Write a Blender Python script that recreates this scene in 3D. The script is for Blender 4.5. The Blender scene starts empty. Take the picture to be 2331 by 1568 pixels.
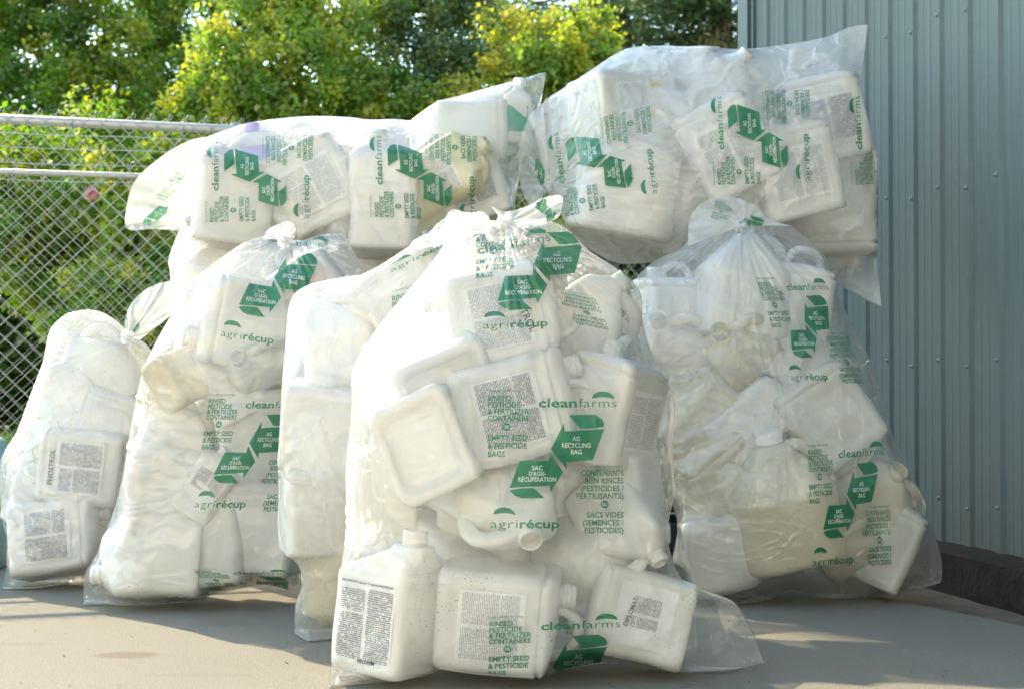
import bpy, math, random
import numpy as np
from mathutils import Vector, Matrix
from mathutils.bvhtree import BVHTree
random.seed(7); RNG = np.random.default_rng(11)
R = math.radians
sc = bpy.context.scene
COL = sc.collection

# ---------------------------------------------------------------- camera
FPX, CX, CY, CAMZ = 3200.0, 1165.5, 784.0, 0.75
PITCH = math.atan(43 / 3200)
cam_d = bpy.data.cameras.new('camera'); cam = bpy.data.objects.new('camera', cam_d); COL.objects.link(cam)
cam.location = (0, 0, CAMZ); cam.rotation_euler = (math.pi / 2 + PITCH, 0, 0)
cam_d.sensor_width = 36; cam_d.lens = 36 * FPX / 2331
cam_d.clip_end = 500; cam_d.clip_start = 0.05
cam_d.dof.use_dof = True; cam_d.dof.focus_distance = 3.7; cam_d.dof.aperture_fstop = 5.0
sc.camera = cam

# ---------------------------------------------------------------- world, sun, exposure
AZ = (-0.65, 0.76); EL = R(38)
w = bpy.data.worlds.new('World'); sc.world = w; w.use_nodes = True
nt = w.node_tree; nt.nodes.clear()
sky = nt.nodes.new('ShaderNodeTexSky'); sky.sky_type = 'NISHITA'; sky.sun_disc = False
sky.sun_elevation = EL; sky.sun_rotation = math.atan2(AZ[0], AZ[1])
sky.air_density = 1.0; sky.dust_density = 0.4; sky.ozone_density = 1.5
bg = nt.nodes.new('ShaderNodeBackground'); bg.inputs[1].default_value = 0.15
wo = nt.nodes.new('ShaderNodeOutputWorld')
wb = nt.nodes.new('ShaderNodeVectorMath'); wb.operation = 'MULTIPLY'; wb.inputs[1].default_value = (1.08, 1.02, .83)   # camera white balance
nt.links.new(sky.outputs[0], wb.inputs[0]); nt.links.new(wb.outputs[0], bg.inputs[0]); nt.links.new(bg.outputs[0], wo.inputs[0])
sd = bpy.data.lights.new('sun', 'SUN'); sd.energy = 2.0; sd.angle = R(0.6); sd.color = (1.0, 0.83, 0.56)
so = bpy.data.objects.new('sun', sd); COL.objects.link(so)
sdir = Vector((AZ[0] * math.cos(EL), AZ[1] * math.cos(EL), math.sin(EL))).normalized()
so.rotation_euler = sdir.to_track_quat('Z', 'Y').to_euler()
sc.view_settings.view_transform = 'Standard'; sc.view_settings.look = 'None'
sc.view_settings.exposure = 2.32; sc.view_settings.gamma = 1
cy = sc.cycles
cy.max_bounces = 26; cy.diffuse_bounces = 16; cy.glossy_bounces = 3; cy.transmission_bounces = 6
cy.transparent_max_bounces = 40; cy.sample_clamp_indirect = 6; cy.caustics_reflective = True; cy.blur_glossy = 1.5; cy.caustics_refractive = False
cy.use_denoising = True
try: cy.denoiser = 'OPENIMAGEDENOISE'
except Exception: pass

def P(px, py, Y):
    dx = (px - CX) / FPX; dz = (CY - py) / FPX
    a = PITCH; dy = math.cos(a) - dz * math.sin(a); dzz = math.sin(a) + dz * math.cos(a)
    return Vector((dx * Y / dy, Y, CAMZ + dzz * Y / dy))
def Pn(px, py, Y):
    dx = (px - CX) / FPX; dz = (CY - py) / FPX; a = PITCH
    dy = math.cos(a) - dz * math.sin(a); dzz = math.sin(a) + dz * math.cos(a)
    return np.stack([dx * Y / dy, Y + 0 * dx, CAMZ + dzz * Y / dy], -1)
def YG(py, z=0.0):
    dz = (CY - py) / FPX; a = PITCH
    dy = math.cos(a) - dz * math.sin(a); dzz = math.sin(a) + dz * math.cos(a)
    return np.where(dzz < -1e-4, (z - CAMZ) / np.minimum(dzz, -1e-4) * dy, 1e6)
def unproj(v):
    v = np.asarray(v, float); x, y, z = v[..., 0], v[..., 1], v[..., 2] - CAMZ
    c, s = math.cos(PITCH), math.sin(PITCH)
    f = y * c + z * s; u = -y * s + z * c
    return CX + FPX * x / f, CY - FPX * u / f
def Gp(px, py): 
    return P(px, py, float(YG(np.array(float(py)))))

# ---------------------------------------------------------------- object helpers
def mesh(name, verts, faces, mat=None, smooth=False):
    me = bpy.data.meshes.new(name)
    me.from_pydata([tuple(v) for v in verts], [], [tuple(f) for f in faces]); 
    if mat: me.materials.append(mat)
    if smooth: me.polygons.foreach_set('use_smooth', [True] * len(me.polygons))
    me.update(); return me
def obj(name, me, parent=None, loc=None):
    o = bpy.data.objects.new(name, me); COL.objects.link(o)
    if parent is not None: o.parent = parent
    if loc is not None: o.location = loc
    return o
def tag(o, label=None, cat=None, group=None, kind=None):
    if label: o['label'] = label
    if cat: o['category'] = cat
    if group: o['group'] = group
    if kind: o['kind'] = kind
    return o
def empty(name, loc=(0, 0, 0)):
    o = bpy.data.objects.new(name, None); COL.objects.link(o); o.location = loc; o.empty_display_size = .1; return o
class MB:
    def __init__(s): s.v = []; s.f = []
    def add(s, v, f):
        n = len(s.v); s.v += [tuple(map(float, p)) for p in v]; s.f += [tuple(i + n for i in q) for q in f]; return s
    def box(s, c, d, rot=None):
        x, y, z = d[0] / 2, d[1] / 2, d[2] / 2
        v = [Vector((a, b, e)) for a in (-x, x) for b in (-y, y) for e in (-z, z)]
        if rot is not None: v = [rot @ p for p in v]
        v = [p + Vector(c) for p in v]
        return s.add(v, [(0, 1, 3, 2), (4, 6, 7, 5), (0, 4, 5, 1), (2, 3, 7, 6), (0, 2, 6, 4), (1, 5, 7, 3)])
    def tube(s, path, rad, n=8, cap=True, flat=1.0):
        path = [Vector(p) for p in path]; m = len(path)
        if not hasattr(rad, '__len__'): rad = [rad] * m
        t = [(path[min(i + 1, m - 1)] - path[max(i - 1, 0)]).normalized() for i in range(m)]
        up = Vector((0, 0, 1)) if abs(t[0].z) < .9 else Vector((0, 1, 0))
        a = t[0].cross(up).normalized(); V = []
        for i in range(m):
            a = (a - t[i] * a.dot(t[i])).normalized(); b = t[i].cross(a)
            for k in range(n):
                th = 2 * math.pi * k / n
                V.append(path[i] + a * math.cos(th) * rad[i] + b * math.sin(th) * rad[i] * flat)
        Fc = [(i * n + k, i * n + (k + 1) % n, (i + 1) * n + (k + 1) % n, (i + 1) * n + k) for i in range(m - 1) for k in range(n)]
        if cap: Fc += [tuple(range(n - 1, -1, -1)), tuple((m - 1) * n + k for k in range(n))]
        return s.add(V, Fc)
    def me(s, name, mat, smooth=False): return mesh(name, s.v, s.f, mat, smooth)

# numpy value noise
def vnoise(x, y, seed=0):
    g = np.random.default_rng(seed).random((64, 64))
    xi = np.floor(x).astype(int); yi = np.floor(y).astype(int); fx = x - xi; fy = y - yi
    fx = fx * fx * (3 - 2 * fx); fy = fy * fy * (3 - 2 * fy)
    a = g[xi % 64, yi % 64]; b = g[(xi + 1) % 64, yi % 64]; c = g[xi % 64, (yi + 1) % 64]; d = g[(xi + 1) % 64, (yi + 1) % 64]
    return (a * (1 - fx) + b * fx) * (1 - fy) + (c * (1 - fx) + d * fx) * fy

# ---------------------------------------------------------------- materials
class NT:
    def __init__(s, name):
        s.m = bpy.data.materials.new(name); s.m.use_nodes = True; s.t = s.m.node_tree; s.t.nodes.clear()
        s.out = s.n('OutputMaterial')
    def n(s, ty, **kw):
        x = s.t.nodes.new('ShaderNode' + ty)
        for k, v in kw.items():
            if k.startswith('i_'): x.inputs[k[2:].replace('_', ' ')].default_value = v
            else: setattr(x, k, v)
        return x
    def l(s, a, b): s.t.links.new(a, b)
    def noise(s, scale, vec=None, detail=4, rough=.6, ty='FBM', dist=0):
        x = s.n('TexNoise'); x.noise_type = ty if ty else 'FBM'
        x.inputs['Scale'].default_value = scale; x.inputs['Detail'].default_value = detail
        x.inputs['Roughness'].default_value = rough; x.inputs['Distortion'].default_value = dist
        if vec is not None: s.l(vec, x.inputs['Vector'])
        return x.outputs[0]
    def ramp(s, fac, stops, interp='LINEAR'):
        x = s.n('ValToRGB'); x.color_ramp.interpolation = interp; s.l(fac, x.inputs[0]); e = x.color_ramp.elements
        while len(e) < len(stops): e.new(.5)
        for k, (p, c) in enumerate(stops):
            e[k].position = p; e[k].color = (c if hasattr(c, '__len__') else (c, c, c)) + ((1,) if not hasattr(c, '__len__') or len(c) == 3 else ())
        return x.outputs[0]
    def math(s, op, a, b=None, clamp=False):
        x = s.n('Math', operation=op, use_clamp=clamp)
        for i, q in enumerate((a, b)):
            if q is None: continue
            if isinstance(q, (int, float)): x.inputs[i].default_value = q
            else: s.l(q, x.inputs[i])
        return x.outputs[0]
    def mix(s, fac, a, b):
        x = s.n('Mix', data_type='RGBA')
        for i, q in ((0, fac), (6, a), (7, b)):
            if isinstance(q, (int, float)): x.inputs[i].default_value = q
            elif isinstance(q, tuple): x.inputs[i].default_value = q + (1,)
            else: s.l(q, x.inputs[i])
        return x.outputs[2]
    def mixs(s, fac, a, b):
        x = s.n('MixShader')
        if isinstance(fac, (int, float)): x.inputs[0].default_value = fac
        else: s.l(fac, x.inputs[0])
        s.l(a, x.inputs[1]); s.l(b, x.inputs[2]); return x.outputs[0]
    def bump(s, h, strength=.3, dist=.01):
        x = s.n('Bump'); x.inputs['Strength'].default_value = strength; x.inputs['Distance'].default_value = dist
        s.l(h, x.inputs['Height']); return x.outputs[0]
    def coord(s, which='Object', scale=(1, 1, 1)):
        c = s.n('TexCoord'); mp = s.n('Mapping'); mp.inputs['Scale'].default_value = scale
        s.l(c.outputs[which], mp.inputs[0]); return mp.outputs[0]
    def bsdf(s, col, rough=.5, metal=0, normal=None, spec=.5):
        x = s.n('BsdfPrincipled'); x.inputs['Metallic'].default_value = metal
        x.inputs['Specular IOR Level'].default_value = spec
        for k, q in (('Base Color', col), ('Roughness', rough)):
            if isinstance(q, tuple): x.inputs[k].default_value = q + (1,)
            elif isinstance(q, (int, float)): x.inputs[k].default_value = q
            else: s.l(q, x.inputs[k])
        if normal is not None: s.l(normal, x.inputs['Normal'])
        return x.outputs[0]
    def done(s, sh): s.l(sh, s.out.inputs[0]); return s.m

def mat_plain(name, col, rough=.5, metal=0, bump=0, bscale=200, var=.15):
    t = NT(name); v = t.coord()
    n = t.noise(6, v); c = t.mix(n, tuple(x * (1 - var) for x in col), tuple(min(1, x * (1 + var)) for x in col))
    nb = t.bump(t.noise(bscale, v), bump, .002) if bump else None
    return t.done(t.bsdf(c, rough, metal, nb))

def mat_plastic(name, col, trans=.36, dirt=.5):
    """HDPE: half diffuse, half translucent, a soft gloss, stains and specks"""
    t = NT(name); v = t.coord()
    oi = t.n('ObjectInfo')
    add = t.n('VectorMath', operation='ADD'); cmb = t.n('CombineXYZ'); rr = t.math('MULTIPLY', oi.outputs['Random'], 40.0)
    t.l(rr, cmb.inputs[0]); t.l(rr, cmb.inputs[1]); t.l(v, add.inputs[0]); t.l(cmb.outputs[0], add.inputs[1]); v = add.outputs[0]
    warm = t.mix(oi.outputs['Random'], tuple(c * k for c, k in zip(col, (.97, .96, .92))), col)
    cl = t.ramp(t.noise(7, v, 5), [(.42, 0.0), (.75, 1.0)])
    c = t.mix(t.math('MULTIPLY', cl, .30 * dirt), warm, (.66, .58, .42))
    sp = t.ramp(t.noise(95, v, 3, .7), [(.65, 0.0), (.70, 1.0)])
    area = t.ramp(t.noise(5.0, v, 3), [(.53, 0.0), (.68, 1.0)])
    c = t.mix(t.math('MULTIPLY', t.math('MULTIPLY', sp, area), dirt), c, (.20, .14, .07))
    b = t.bump(t.noise(26, v, 4), .18, .004)
    d = t.n('BsdfDiffuse'); t.l(c, d.inputs[0]); t.l(b, d.inputs['Normal'])
    tr = t.n('BsdfTranslucent'); t.l(c, tr.inputs[0])
    g = t.n('BsdfGlossy'); g.inputs['Roughness'].default_value = .32; t.l(b, g.inputs['Normal'])
    fr = t.n('Fresnel'); fr.inputs[0].default_value = 1.45; t.l(b, fr.inputs['Normal'])
    return t.done(t.mixs(fr.outputs[0], t.mixs(trans, d.outputs[0], tr.outputs[0]), g.outputs[0]))

def mat_film(name, haze=.36, seed=0, dirt=1.0, drops=0.0, tint=(.975, .98, .985)):
    """thin milky polyethylene: part clear, part scattering, glossy with fine creases"""
    t = NT(name); v = t.coord()
    mp = t.n('Mapping'); mp.inputs['Rotation'].default_value = (0, R(25 + seed * 31), 0); mp.inputs['Scale'].default_value = (1, 1, .35)
    mp.inputs['Location'].default_value = (seed * 3.7, seed, 0); t.l(v, mp.inputs[0])
    mp2 = t.n('Mapping'); mp2.inputs['Rotation'].default_value = (0, R(-38 + seed * 17), 0); mp2.inputs['Scale'].default_value = (.4, 1, 1); t.l(v, mp2.inputs[0])
    r1 = t.noise(9, mp.outputs[0], 4, .55, 'RIDGED_MULTIFRACTAL', .4); r2 = t.noise(17, mp2.outputs[0], 3, .5, 'RIDGED_MULTIFRACTAL', .6)
    r3 = t.noise(6.5, mp.outputs[0], 1, .5, 'FBM', 1.2); r4 = t.noise(11, mp2.outputs[0], 1, .5, 'FBM', 1.0)
    sharp = lambda q, w_: t.math('POWER', t.math('SUBTRACT', 1.0, t.math('MULTIPLY', t.math('ABSOLUTE', t.math('SUBTRACT', q, .5)), w_), True), 3.0)
    h = t.math('ADD', t.math('MULTIPLY', r1, .8), t.math('MULTIPLY', r2, .5)); h = t.math('ADD', h, t.math('ADD', t.math('MULTIPLY', sharp(r3, 7.0), .9), t.math('MULTIPLY', sharp(r4, 8.0), .7))); h = t.math('ADD', h, t.math('MULTIPLY', t.noise(60, v, 3), .25))
    if drops: h = t.math('ADD', h, t.math('MULTIPLY', t.ramp(t.noise(330, v, 1), [(.58, 0.0), (.66, 1.0)]), drops))
    b = t.bump(h, .6, .007)
    cl = t.noise(5, v, 4, .6)
    lw = t.n('LayerWeight'); lw.inputs[0].default_value = .5
    ga = t.n('Attribute'); ga.attribute_name = 'gap'; gm = t.n('MapRange'); gm.inputs[1].default_value = 0; gm.inputs[2].default_value = 1
    gm.inputs[3].default_value = .42; gm.inputs[4].default_value = 1.15; t.l(ga.outputs['Fac'], gm.inputs[0])
    hz = t.math('MULTIPLY', t.math('ADD', t.math('MULTIPLY', cl, .5), .72), t.math('MULTIPLY', gm.outputs[0], haze))
    hz = t.math('ADD', hz, t.math('MULTIPLY', t.math('POWER', lw.outputs['Facing'], 2.5), .40), True)
    sp = t.ramp(t.noise(150, v, 2, .6), [(.655, 0.0), (.69, 1.0)])
    ar = t.ramp(t.noise(3.2, v, 4, .7), [(.50, 0.0), (.66, 1.0)])
    geo = t.n('NewGeometry'); sx = t.n('SeparateXYZ'); t.l(geo.outputs['Position'], sx.inputs[0])
    low = t.n('MapRange'); low.inputs[1].default_value = .0; low.inputs[2].default_value = .45; low.inputs[3].default_value = 1; low.inputs[4].default_value = .25
    t.l(sx.outputs[2], low.inputs[0])
    dm = t.math('MULTIPLY', t.math('MULTIPLY', sp, ar), t.math('MULTIPLY', low.outputs[0], dirt), True)
    low2 = t.n('MapRange'); low2.inputs[1].default_value = .0; low2.inputs[2].default_value = .12; low2.inputs[3].default_value = .55; low2.inputs[4].default_value = 0
    t.l(sx.outputs[2], low2.inputs[0])
    sm = t.math('MULTIPLY', t.math('MULTIPLY', low2.outputs[0], cl), dirt, True)
    col = t.mix(sm, tint, (.60, .50, .34)); col = t.mix(dm, col, (.13, .09, .05))
    d = t.n('BsdfDiffuse'); tr = t.n('BsdfTranslucent')
    for x in (d, tr): t.l(col, x.inputs[0])
    t.l(b, d.inputs['Normal'])
    tp = t.n('BsdfTransparent'); tp.inputs[0].default_value = (1, 1, 1, 1)
    milky = t.mixs(.68, d.outputs[0], tr.outputs[0])
    body = t.mixs(t.math('MAXIMUM', hz, t.math('MULTIPLY', dm, .9)), tp.outputs[0], milky)
    g = t.n('BsdfGlossy'); g.inputs['Roughness'].default_value = .075; t.l(b, g.inputs['Normal'])
    fr = t.n('Fresnel'); fr.inputs[0].default_value = 1.45
    return t.done(t.mixs(t.math('MINIMUM', t.math('ADD', fr.outputs[0], .03), .45), body, g.outputs[0]))

def mat_ink(name, col, clear=.12):
    t = NT(name); v = t.coord()
    c = t.mix(t.noise(30, v, 4), tuple(x * .8 for x in col), tuple(min(1, x * 1.2) for x in col))
    b = t.bump(t.noise(40, v, 4), .25, .004)
    d = t.n('BsdfDiffuse'); tr = t.n('BsdfTranslucent'); t.l(c, d.inputs[0]); t.l(c, tr.inputs[0])
    tp = t.n('BsdfTransparent'); g = t.n('BsdfGlossy'); g.inputs['Roughness'].default_value = .3; t.l(b, g.inputs['Normal'])
    fr = t.n('Fresnel'); fr.inputs[0].default_value = 1.45; 
    body = t.mixs(clear, t.mixs(.35, d.outputs[0], tr.outputs[0]), tp.outputs[0])
    return t.done(t.mixs(t.math('MINIMUM', fr.outputs[0], .12), body, g.outputs[0]))

def mat_label(name, paper=(.95, .948, .94), ink=(.22, .22, .24), lines=38, density=.62, band=None, win=None):
    """paper label set in rows of fine print (UV: u across, v up)"""
    t = NT(name); tc = t.n('TexCoord'); sx = t.n('SeparateXYZ'); t.l(tc.outputs['UV'], sx.inputs[0])
    row = t.math('MULTIPLY', sx.outputs[1], lines); rf = t.math('FRACT', row); ri = t.math('FLOOR', row)
    on = t.math('MULTIPLY', t.math('GREATER_THAN', rf, .30), t.math('LESS_THAN', rf, .86))
    cm = t.n('CombineXYZ'); t.l(t.math('MULTIPLY', sx.outputs[0], 34.0), cm.inputs[0]); t.l(t.math('MULTIPLY', ri, 3.37), cm.inputs[1])
    nn = t.noise(1.0, cm.outputs[0], 2, .7)
    word = t.ramp(nn, [(.40, 0.0), (.46, 1.0)])
    col = t.math('FRACT', t.math('MULTIPLY', sx.outputs[0], 2.0))
    cmask = t.math('MULTIPLY', t.math('GREATER_THAN', col, .06), t.math('LESS_THAN', col, .95))
    cb = t.n('CombineXYZ'); t.l(t.math('MULTIPLY', t.math('FLOOR', t.math('MULTIPLY', sx.outputs[0], 2.0)), 9.1), cb.inputs[0]); t.l(t.math('MULTIPLY', sx.outputs[1], 9.0), cb.inputs[1])
    para = t.ramp(t.noise(1.0, cb.outputs[0], 1), [(.33, 0.0), (.37, 1.0)])
    vm = t.math('MULTIPLY', t.math('GREATER_THAN', sx.outputs[1], .06), t.math('LESS_THAN', sx.outputs[1], .93))
    m = t.math('MULTIPLY', t.math('MULTIPLY', on, word), t.math('MULTIPLY', t.math('MULTIPLY', cmask, vm), para))
    if win:
        for op, k, q in (('GREATER_THAN', 0, win[0]), ('LESS_THAN', 0, win[1]), ('GREATER_THAN', 1, win[2]), ('LESS_THAN', 1, win[3])): m = t.math('MULTIPLY', m, t.math(op, sx.outputs[k], q))
    c = t.mix(t.math('MULTIPLY', m, density), paper, ink)
    if band: 
        bm = t.math('GREATER_THAN', sx.outputs[1], .72); c = t.mix(bm, c, band)
    d = t.n('BsdfDiffuse'); tr = t.n('BsdfTranslucent'); t.l(c, d.inputs[0]); t.l(c, tr.inputs[0])
    return t.done(t.mixs(.45, d.outputs[0], tr.outputs[0]))

M = {}
M['white'] = mat_plastic('white_plastic', (.96, .955, .94), .36, .8)
M['natural'] = mat_plastic('natural_plastic', (.94, .895, .75), .38, .9)
M['yellow'] = mat_plastic('yellow_plastic', (.95, .90, .60), .38)
M['pinkish'] = mat_plastic('stained_plastic', (.72, .56, .48), .4, 1)
M['dirty'] = mat_plastic('dirty_plastic', (.86, .80, .66), .38, 1.6)
M['inner'] = mat_plain('bottle_inside', (.55, .48, .36), .7)
M['cap_white'] = mat_plain('cap_plastic', (.82, .83, .84), .35)
M['green_ink'] = mat_ink('green_ink', (.010, .22, .105))
M['white_ink'] = mat_ink('white_ink', (.78, .82, .79), .05)
M['black_ink'] = mat_plain('black_ink', (.03, .03, .035), .5)
M['lab_grey'] = mat_label('fine_print_label')
M['lab_dense'] = mat_label('dense_print_label', (.90, .90, .90), (.10, .10, .12), 40, .9)
M['lab_small'] = mat_label('small_print_label', (.955, .95, .935), (.12, .12, .13), 44, .85, None, (.30, .80, .25, .72))
M['lab_blank'] = mat_plain('blank_label', (.80, .80, .79), .5)
M['lab_blue'] = mat_label('blue_band_label', band=(.10, .20, .36))
M['lab_yellow'] = mat_label('yellow_band_label', band=(.85, .62, .12))
M['lab_purple'] = mat_plain('purple_label', (.52, .42, .74), .5)
M['lab_green'] = mat_plain('green_label', (.02, .30, .20), .5)
M['lab_red'] = mat_label('red_band_label', ink=(.5, .25, .25), band=(.88, .72, .72))
M['galv'] = mat_plain('galvanised_steel', (.42, .43, .42), .5, .6, .15, 300)
M['wire'] = mat_plain('fence_wire', (.43, .44, .43), .5, .35)

# ---------------------------------------------------------------- ground
t = NT('concrete'); v = t.coord()
a = t.noise(1.3, v, 6, .65); b2 = t.noise(14, v, 6, .7); c3 = t.noise(260, v, 2, .6)
c = t.mix(a, (.184, .174, .138), (.252, .239, .196)); c = t.mix(t.math('MULTIPLY', b2, .35), c, (.17, .155, .135))
c = t.mix(t.ramp(c3, [(.56, 0.0), (.68, .7)]), c, (.09, .08, .065)); c = t.mix(t.ramp(c3, [(.30, .6), (.42, 0.0)]), c, (.36, .345, .31))
st = t.ramp(t.noise(3.0, t.coord('Object', (1, 2.2, 1)), 3, .5), [(.66, 0.0), (.74, .35)])
c = t.mix(st, c, (.22, .19, .16))
sepo = t.n('SeparateXYZ'); geo = t.n('NewGeometry'); t.l(geo.outputs['Position'], sepo.inputs[0])
def stain(px, py, rx, ry, amt, col, soft=.35):
    global c
    p = Gp(px, py); ddx = t.math('DIVIDE', t.math('SUBTRACT', sepo.outputs[0], p.x), rx); ddy = t.math('DIVIDE', t.math('SUBTRACT', sepo.outputs[1], p.y), ry)
    dd = t.math('SQRT', t.math('ADD', t.math('POWER', t.math('ABSOLUTE', ddx), 2.0), t.math('POWER', t.math('ABSOLUTE', ddy), 2.0)))
    dd = t.math('ADD', dd, t.math('MULTIPLY', t.math('SUBTRACT', t.noise(22, v, 3), .5), .35))
    c = t.mix(t.ramp(dd, [(1 - soft, amt), (1.0, 0.0)]), c, col)
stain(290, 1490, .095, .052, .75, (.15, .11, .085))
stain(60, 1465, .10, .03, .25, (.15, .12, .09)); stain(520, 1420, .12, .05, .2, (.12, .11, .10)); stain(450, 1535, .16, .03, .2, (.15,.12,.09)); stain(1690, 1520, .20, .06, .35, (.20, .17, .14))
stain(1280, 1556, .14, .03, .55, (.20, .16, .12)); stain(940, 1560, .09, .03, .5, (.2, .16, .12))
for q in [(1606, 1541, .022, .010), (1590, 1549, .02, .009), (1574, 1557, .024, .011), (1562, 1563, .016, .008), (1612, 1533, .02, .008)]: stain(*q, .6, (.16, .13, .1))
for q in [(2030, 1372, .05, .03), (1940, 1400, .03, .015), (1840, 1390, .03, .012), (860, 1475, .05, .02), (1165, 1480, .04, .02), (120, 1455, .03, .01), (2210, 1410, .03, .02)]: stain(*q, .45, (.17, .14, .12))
crk = t.n('TexVoronoi'); crk.feature = 'DISTANCE_TO_EDGE'; crk.inputs['Scale'].default_value = 1.1
wv = t.n('VectorMath', operation='ADD'); nz = t.n('TexNoise'); nz.inputs['Scale'].default_value = 5; t.l(v, nz.inputs[0]); t.l(v, wv.inputs[0]); t.l(nz.outputs['Color'], wv.inputs[1]); t.l(wv.outputs[0], crk.inputs[0])
c = t.mix(t.ramp(crk.outputs[0], [(.0, .45), (.007, 0.0)]), c, (.25, .22, .19))
bmp = t.bump(t.math('ADD', t.math('MULTIPLY', c3, .9), b2), .7, .005)
M['concrete'] = t.done(t.bsdf(c, .85, 0, bmp, .3))
t = NT('dirt'); v = t.coord(); n1 = t.noise(9, v, 8, .7)
M['dirt'] = t.done(t.bsdf(t.ramp(n1, [(.3, (.10, .075, .055)), (.7, (.22, .17, .13))]), .95, 0, t.bump(t.noise(60, v, 6), .7, .02)))
t = NT('lawn'); v = t.coord(); n1 = t.noise(1.2, v, 8, .7)
M['lawn'] = t.done(t.bsdf(t.ramp(n1, [(.3, (.12, .19, .03)), (.7, (.26, .32, .06))]), .95, 0, t.bump(t.noise(40, v, 6), .7, .03)))

g0 = obj('ground', mesh('ground', [(-150, -60, -.03), (150, -60, -.03), (150, 300, -.03), (-150, 300, -.03)], [(0, 1, 2, 3)], M['lawn'])); tag(g0, kind='structure')
sl = [(-9, -3), (3.0, -3)] 
pa, pb = Gp(2331, 1424), Gp(2046, 1366); d = (pb - pa).normalized()
e1 = pa - d * 4.5; e2 = pb + d * 1.4
sl = [(-9, 3.12), (pa.x - d.x * (pa.y - 3.12) / d.y, 3.12), (e2.x, e2.y), (-9, 5.75)]
sv = [(x, y, 0) for x, y in sl] + [(x, y, -.06) for x, y in sl]; n = len(sl)
slab = obj('concrete_pavement', mesh('concrete_pavement', sv, [tuple(range(n))] + [(i, i + n, (i + 1) % n + n, (i + 1) % n) for i in range(n)], M['concrete'])); tag(slab, kind='structure')
gv = NT('bounce_gravel'); vv = gv.coord(); M['gravel'] = gv.done(gv.bsdf(gv.ramp(gv.noise(40, vv, 6, .8), [(.3, (.46, .43, .37)), (.7, (.62, .58, .52))]), .95, 0, gv.bump(gv.noise(70, vv, 5), .8, .02)))
yard = obj('added_bounce_gravel', mesh('added_bounce_gravel', [(-30, -40, -.008), (30, -40, -.008), (30, -2.9, -.008), (1.3, -2.9, -.008), (1.3, 3.13, -.008), (-30, 3.13, -.008)], [(0, 1, 2, 3, 4, 5)], M['gravel'])); tag(yard, kind='structure')  # pale ground added out of view, throws sunlight up at the bag fronts
ds = obj('dirt_ground', mesh('dirt_ground', [(-9, 5.3, -.012), (e1.x - .2, -3, -.012), (6, -3, -.012), (6, 7.6, -.012), (-9, 7.6, -.012)], [(0, 1, 2, 3, 4)], M['dirt'])); tag(ds, kind='structure')

# ---------------------------------------------------------------- metal building and curb
W0 = Vector((1.523, 4.95, 0)); WD = Vector((-.269, .963, 0)).normalized(); WN = Vector((-.963, -.269, 0)).normalized()
def WP(s, h, o=0): return W0 + WD * s + WN * o + Vector((0, 0, h))
t = NT('wall_paint'); v = t.coord(); n1 = t.noise(.9, t.coord('Object', (1, 1, .3)), 4); n2 = t.noise(30, v, 4)
c = t.mix(n1, (.080, .112, .119), (.097, .136, .144)); c = t.mix(t.math('MULTIPLY', t.ramp(n2, [(.5, 0.0), (.8, 1.0)]), .25), c, (.14, .19, .18))
geo_ = t.n('NewGeometry'); sx_ = t.n('SeparateXYZ'); t.l(geo_.outputs['Position'], sx_.inputs[0]); mr_ = t.n('MapRange'); mr_.inputs[1].default_value = .1; mr_.inputs[2].default_value = .62; mr_.inputs[3].default_value = .8; mr_.inputs[4].default_value = 0
t.l(sx_.outputs[2], mr_.inputs[0]); c = t.mix(t.math('MULTIPLY', mr_.outputs[0], t.ramp(t.noise(22, t.coord('Object', (1, 1, .5)), 6, .75), [(.42, 0.0), (.70, 1.0)])), c, (.12, .105, .08))
c = t.mix(t.ramp(t.noise(7, t.coord('Object', (6, 6, .12)), 4, .6), [(.52, 0.0), (.75, .35)]), c, (.13, .165, .165))
M['wallpaint'] = t.done(t.bsdf(c, .62, .0, t.bump(t.noise(4, v, 3), .12, .01), .3))
M['trim'] = mat_plain('trim_paint', (.072, .112, .120), .55, .05)
t = NT('curb_earth'); v = t.coord(); 
M['curb'] = t.done(t.bsdf(t.ramp(t.noise(11, v, 8, .75), [(.35, (.010, .007, .005)), (.62, (.034, .023, .015)), (.80, (.085, .062, .038))]), .95, 0, t.bump(t.noise(38, v, 7), 1.0, .03)))
bld = empty('metal_building', WP(1.64, 0)); tag(bld, 'blue-grey ribbed metal building filling the right edge behind the bags', 'building')
BI = bld.location.copy()
def lp(o): o.location = -BI; return o
mb = MB(); prof = []; s = -6.0; RIBS = []
sp = .172; k0 = 0
while s < 1.60:
    RIBS.append(s)
    prof += [(s - .026, 0), (s - .014, .0115), (s + .014, .0115), (s + .026, 0), (s + .055, 0), (s + .059, .0018), (s + .067, .0018), (s + .071, 0), (s + .101, 0), (s + .105, .0018), (s + .113, .0018), (s + .117, 0)]
    s += sp
prof = [q for q in prof if q[0] < 1.6] + [(1.62, 0)]
H = 4.4; V = []; zs = [.10, 1.2, 2.2, 3.3, H]
for z in zs: V += [WP(a, z, o) for a, o in prof]
m = len(prof); mb.add(V, [(j * m + i, j * m + i + 1, (j + 1) * m + i + 1, (j + 1) * m + i) for j in range(len(zs) - 1) for i in range(m - 1)])
lp(obj('wall_panel', mb.me('wall_panel', M['wallpaint']), bld))
mb = MB(); rw = Matrix.Rotation(math.atan2(WD.y, WD.x), 3, 'Z')
mb.box(WP(1.60, H / 2 + .05, .012), (.10, .03, H - .1), rw); mb.box(WP(1.52, H / 2 + .05, .008), (.012, .016, H - .1), rw)
lp(obj('corner_trim', mb.me('corner_trim', M['trim']), bld))
mb = MB(); mb.add([WP(1.65, .1, .025), WP(1.65, .1, -7), WP(1.65, H, -7), WP(1.65, H, .025)], [(0, 1, 2, 3)]); 
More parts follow.
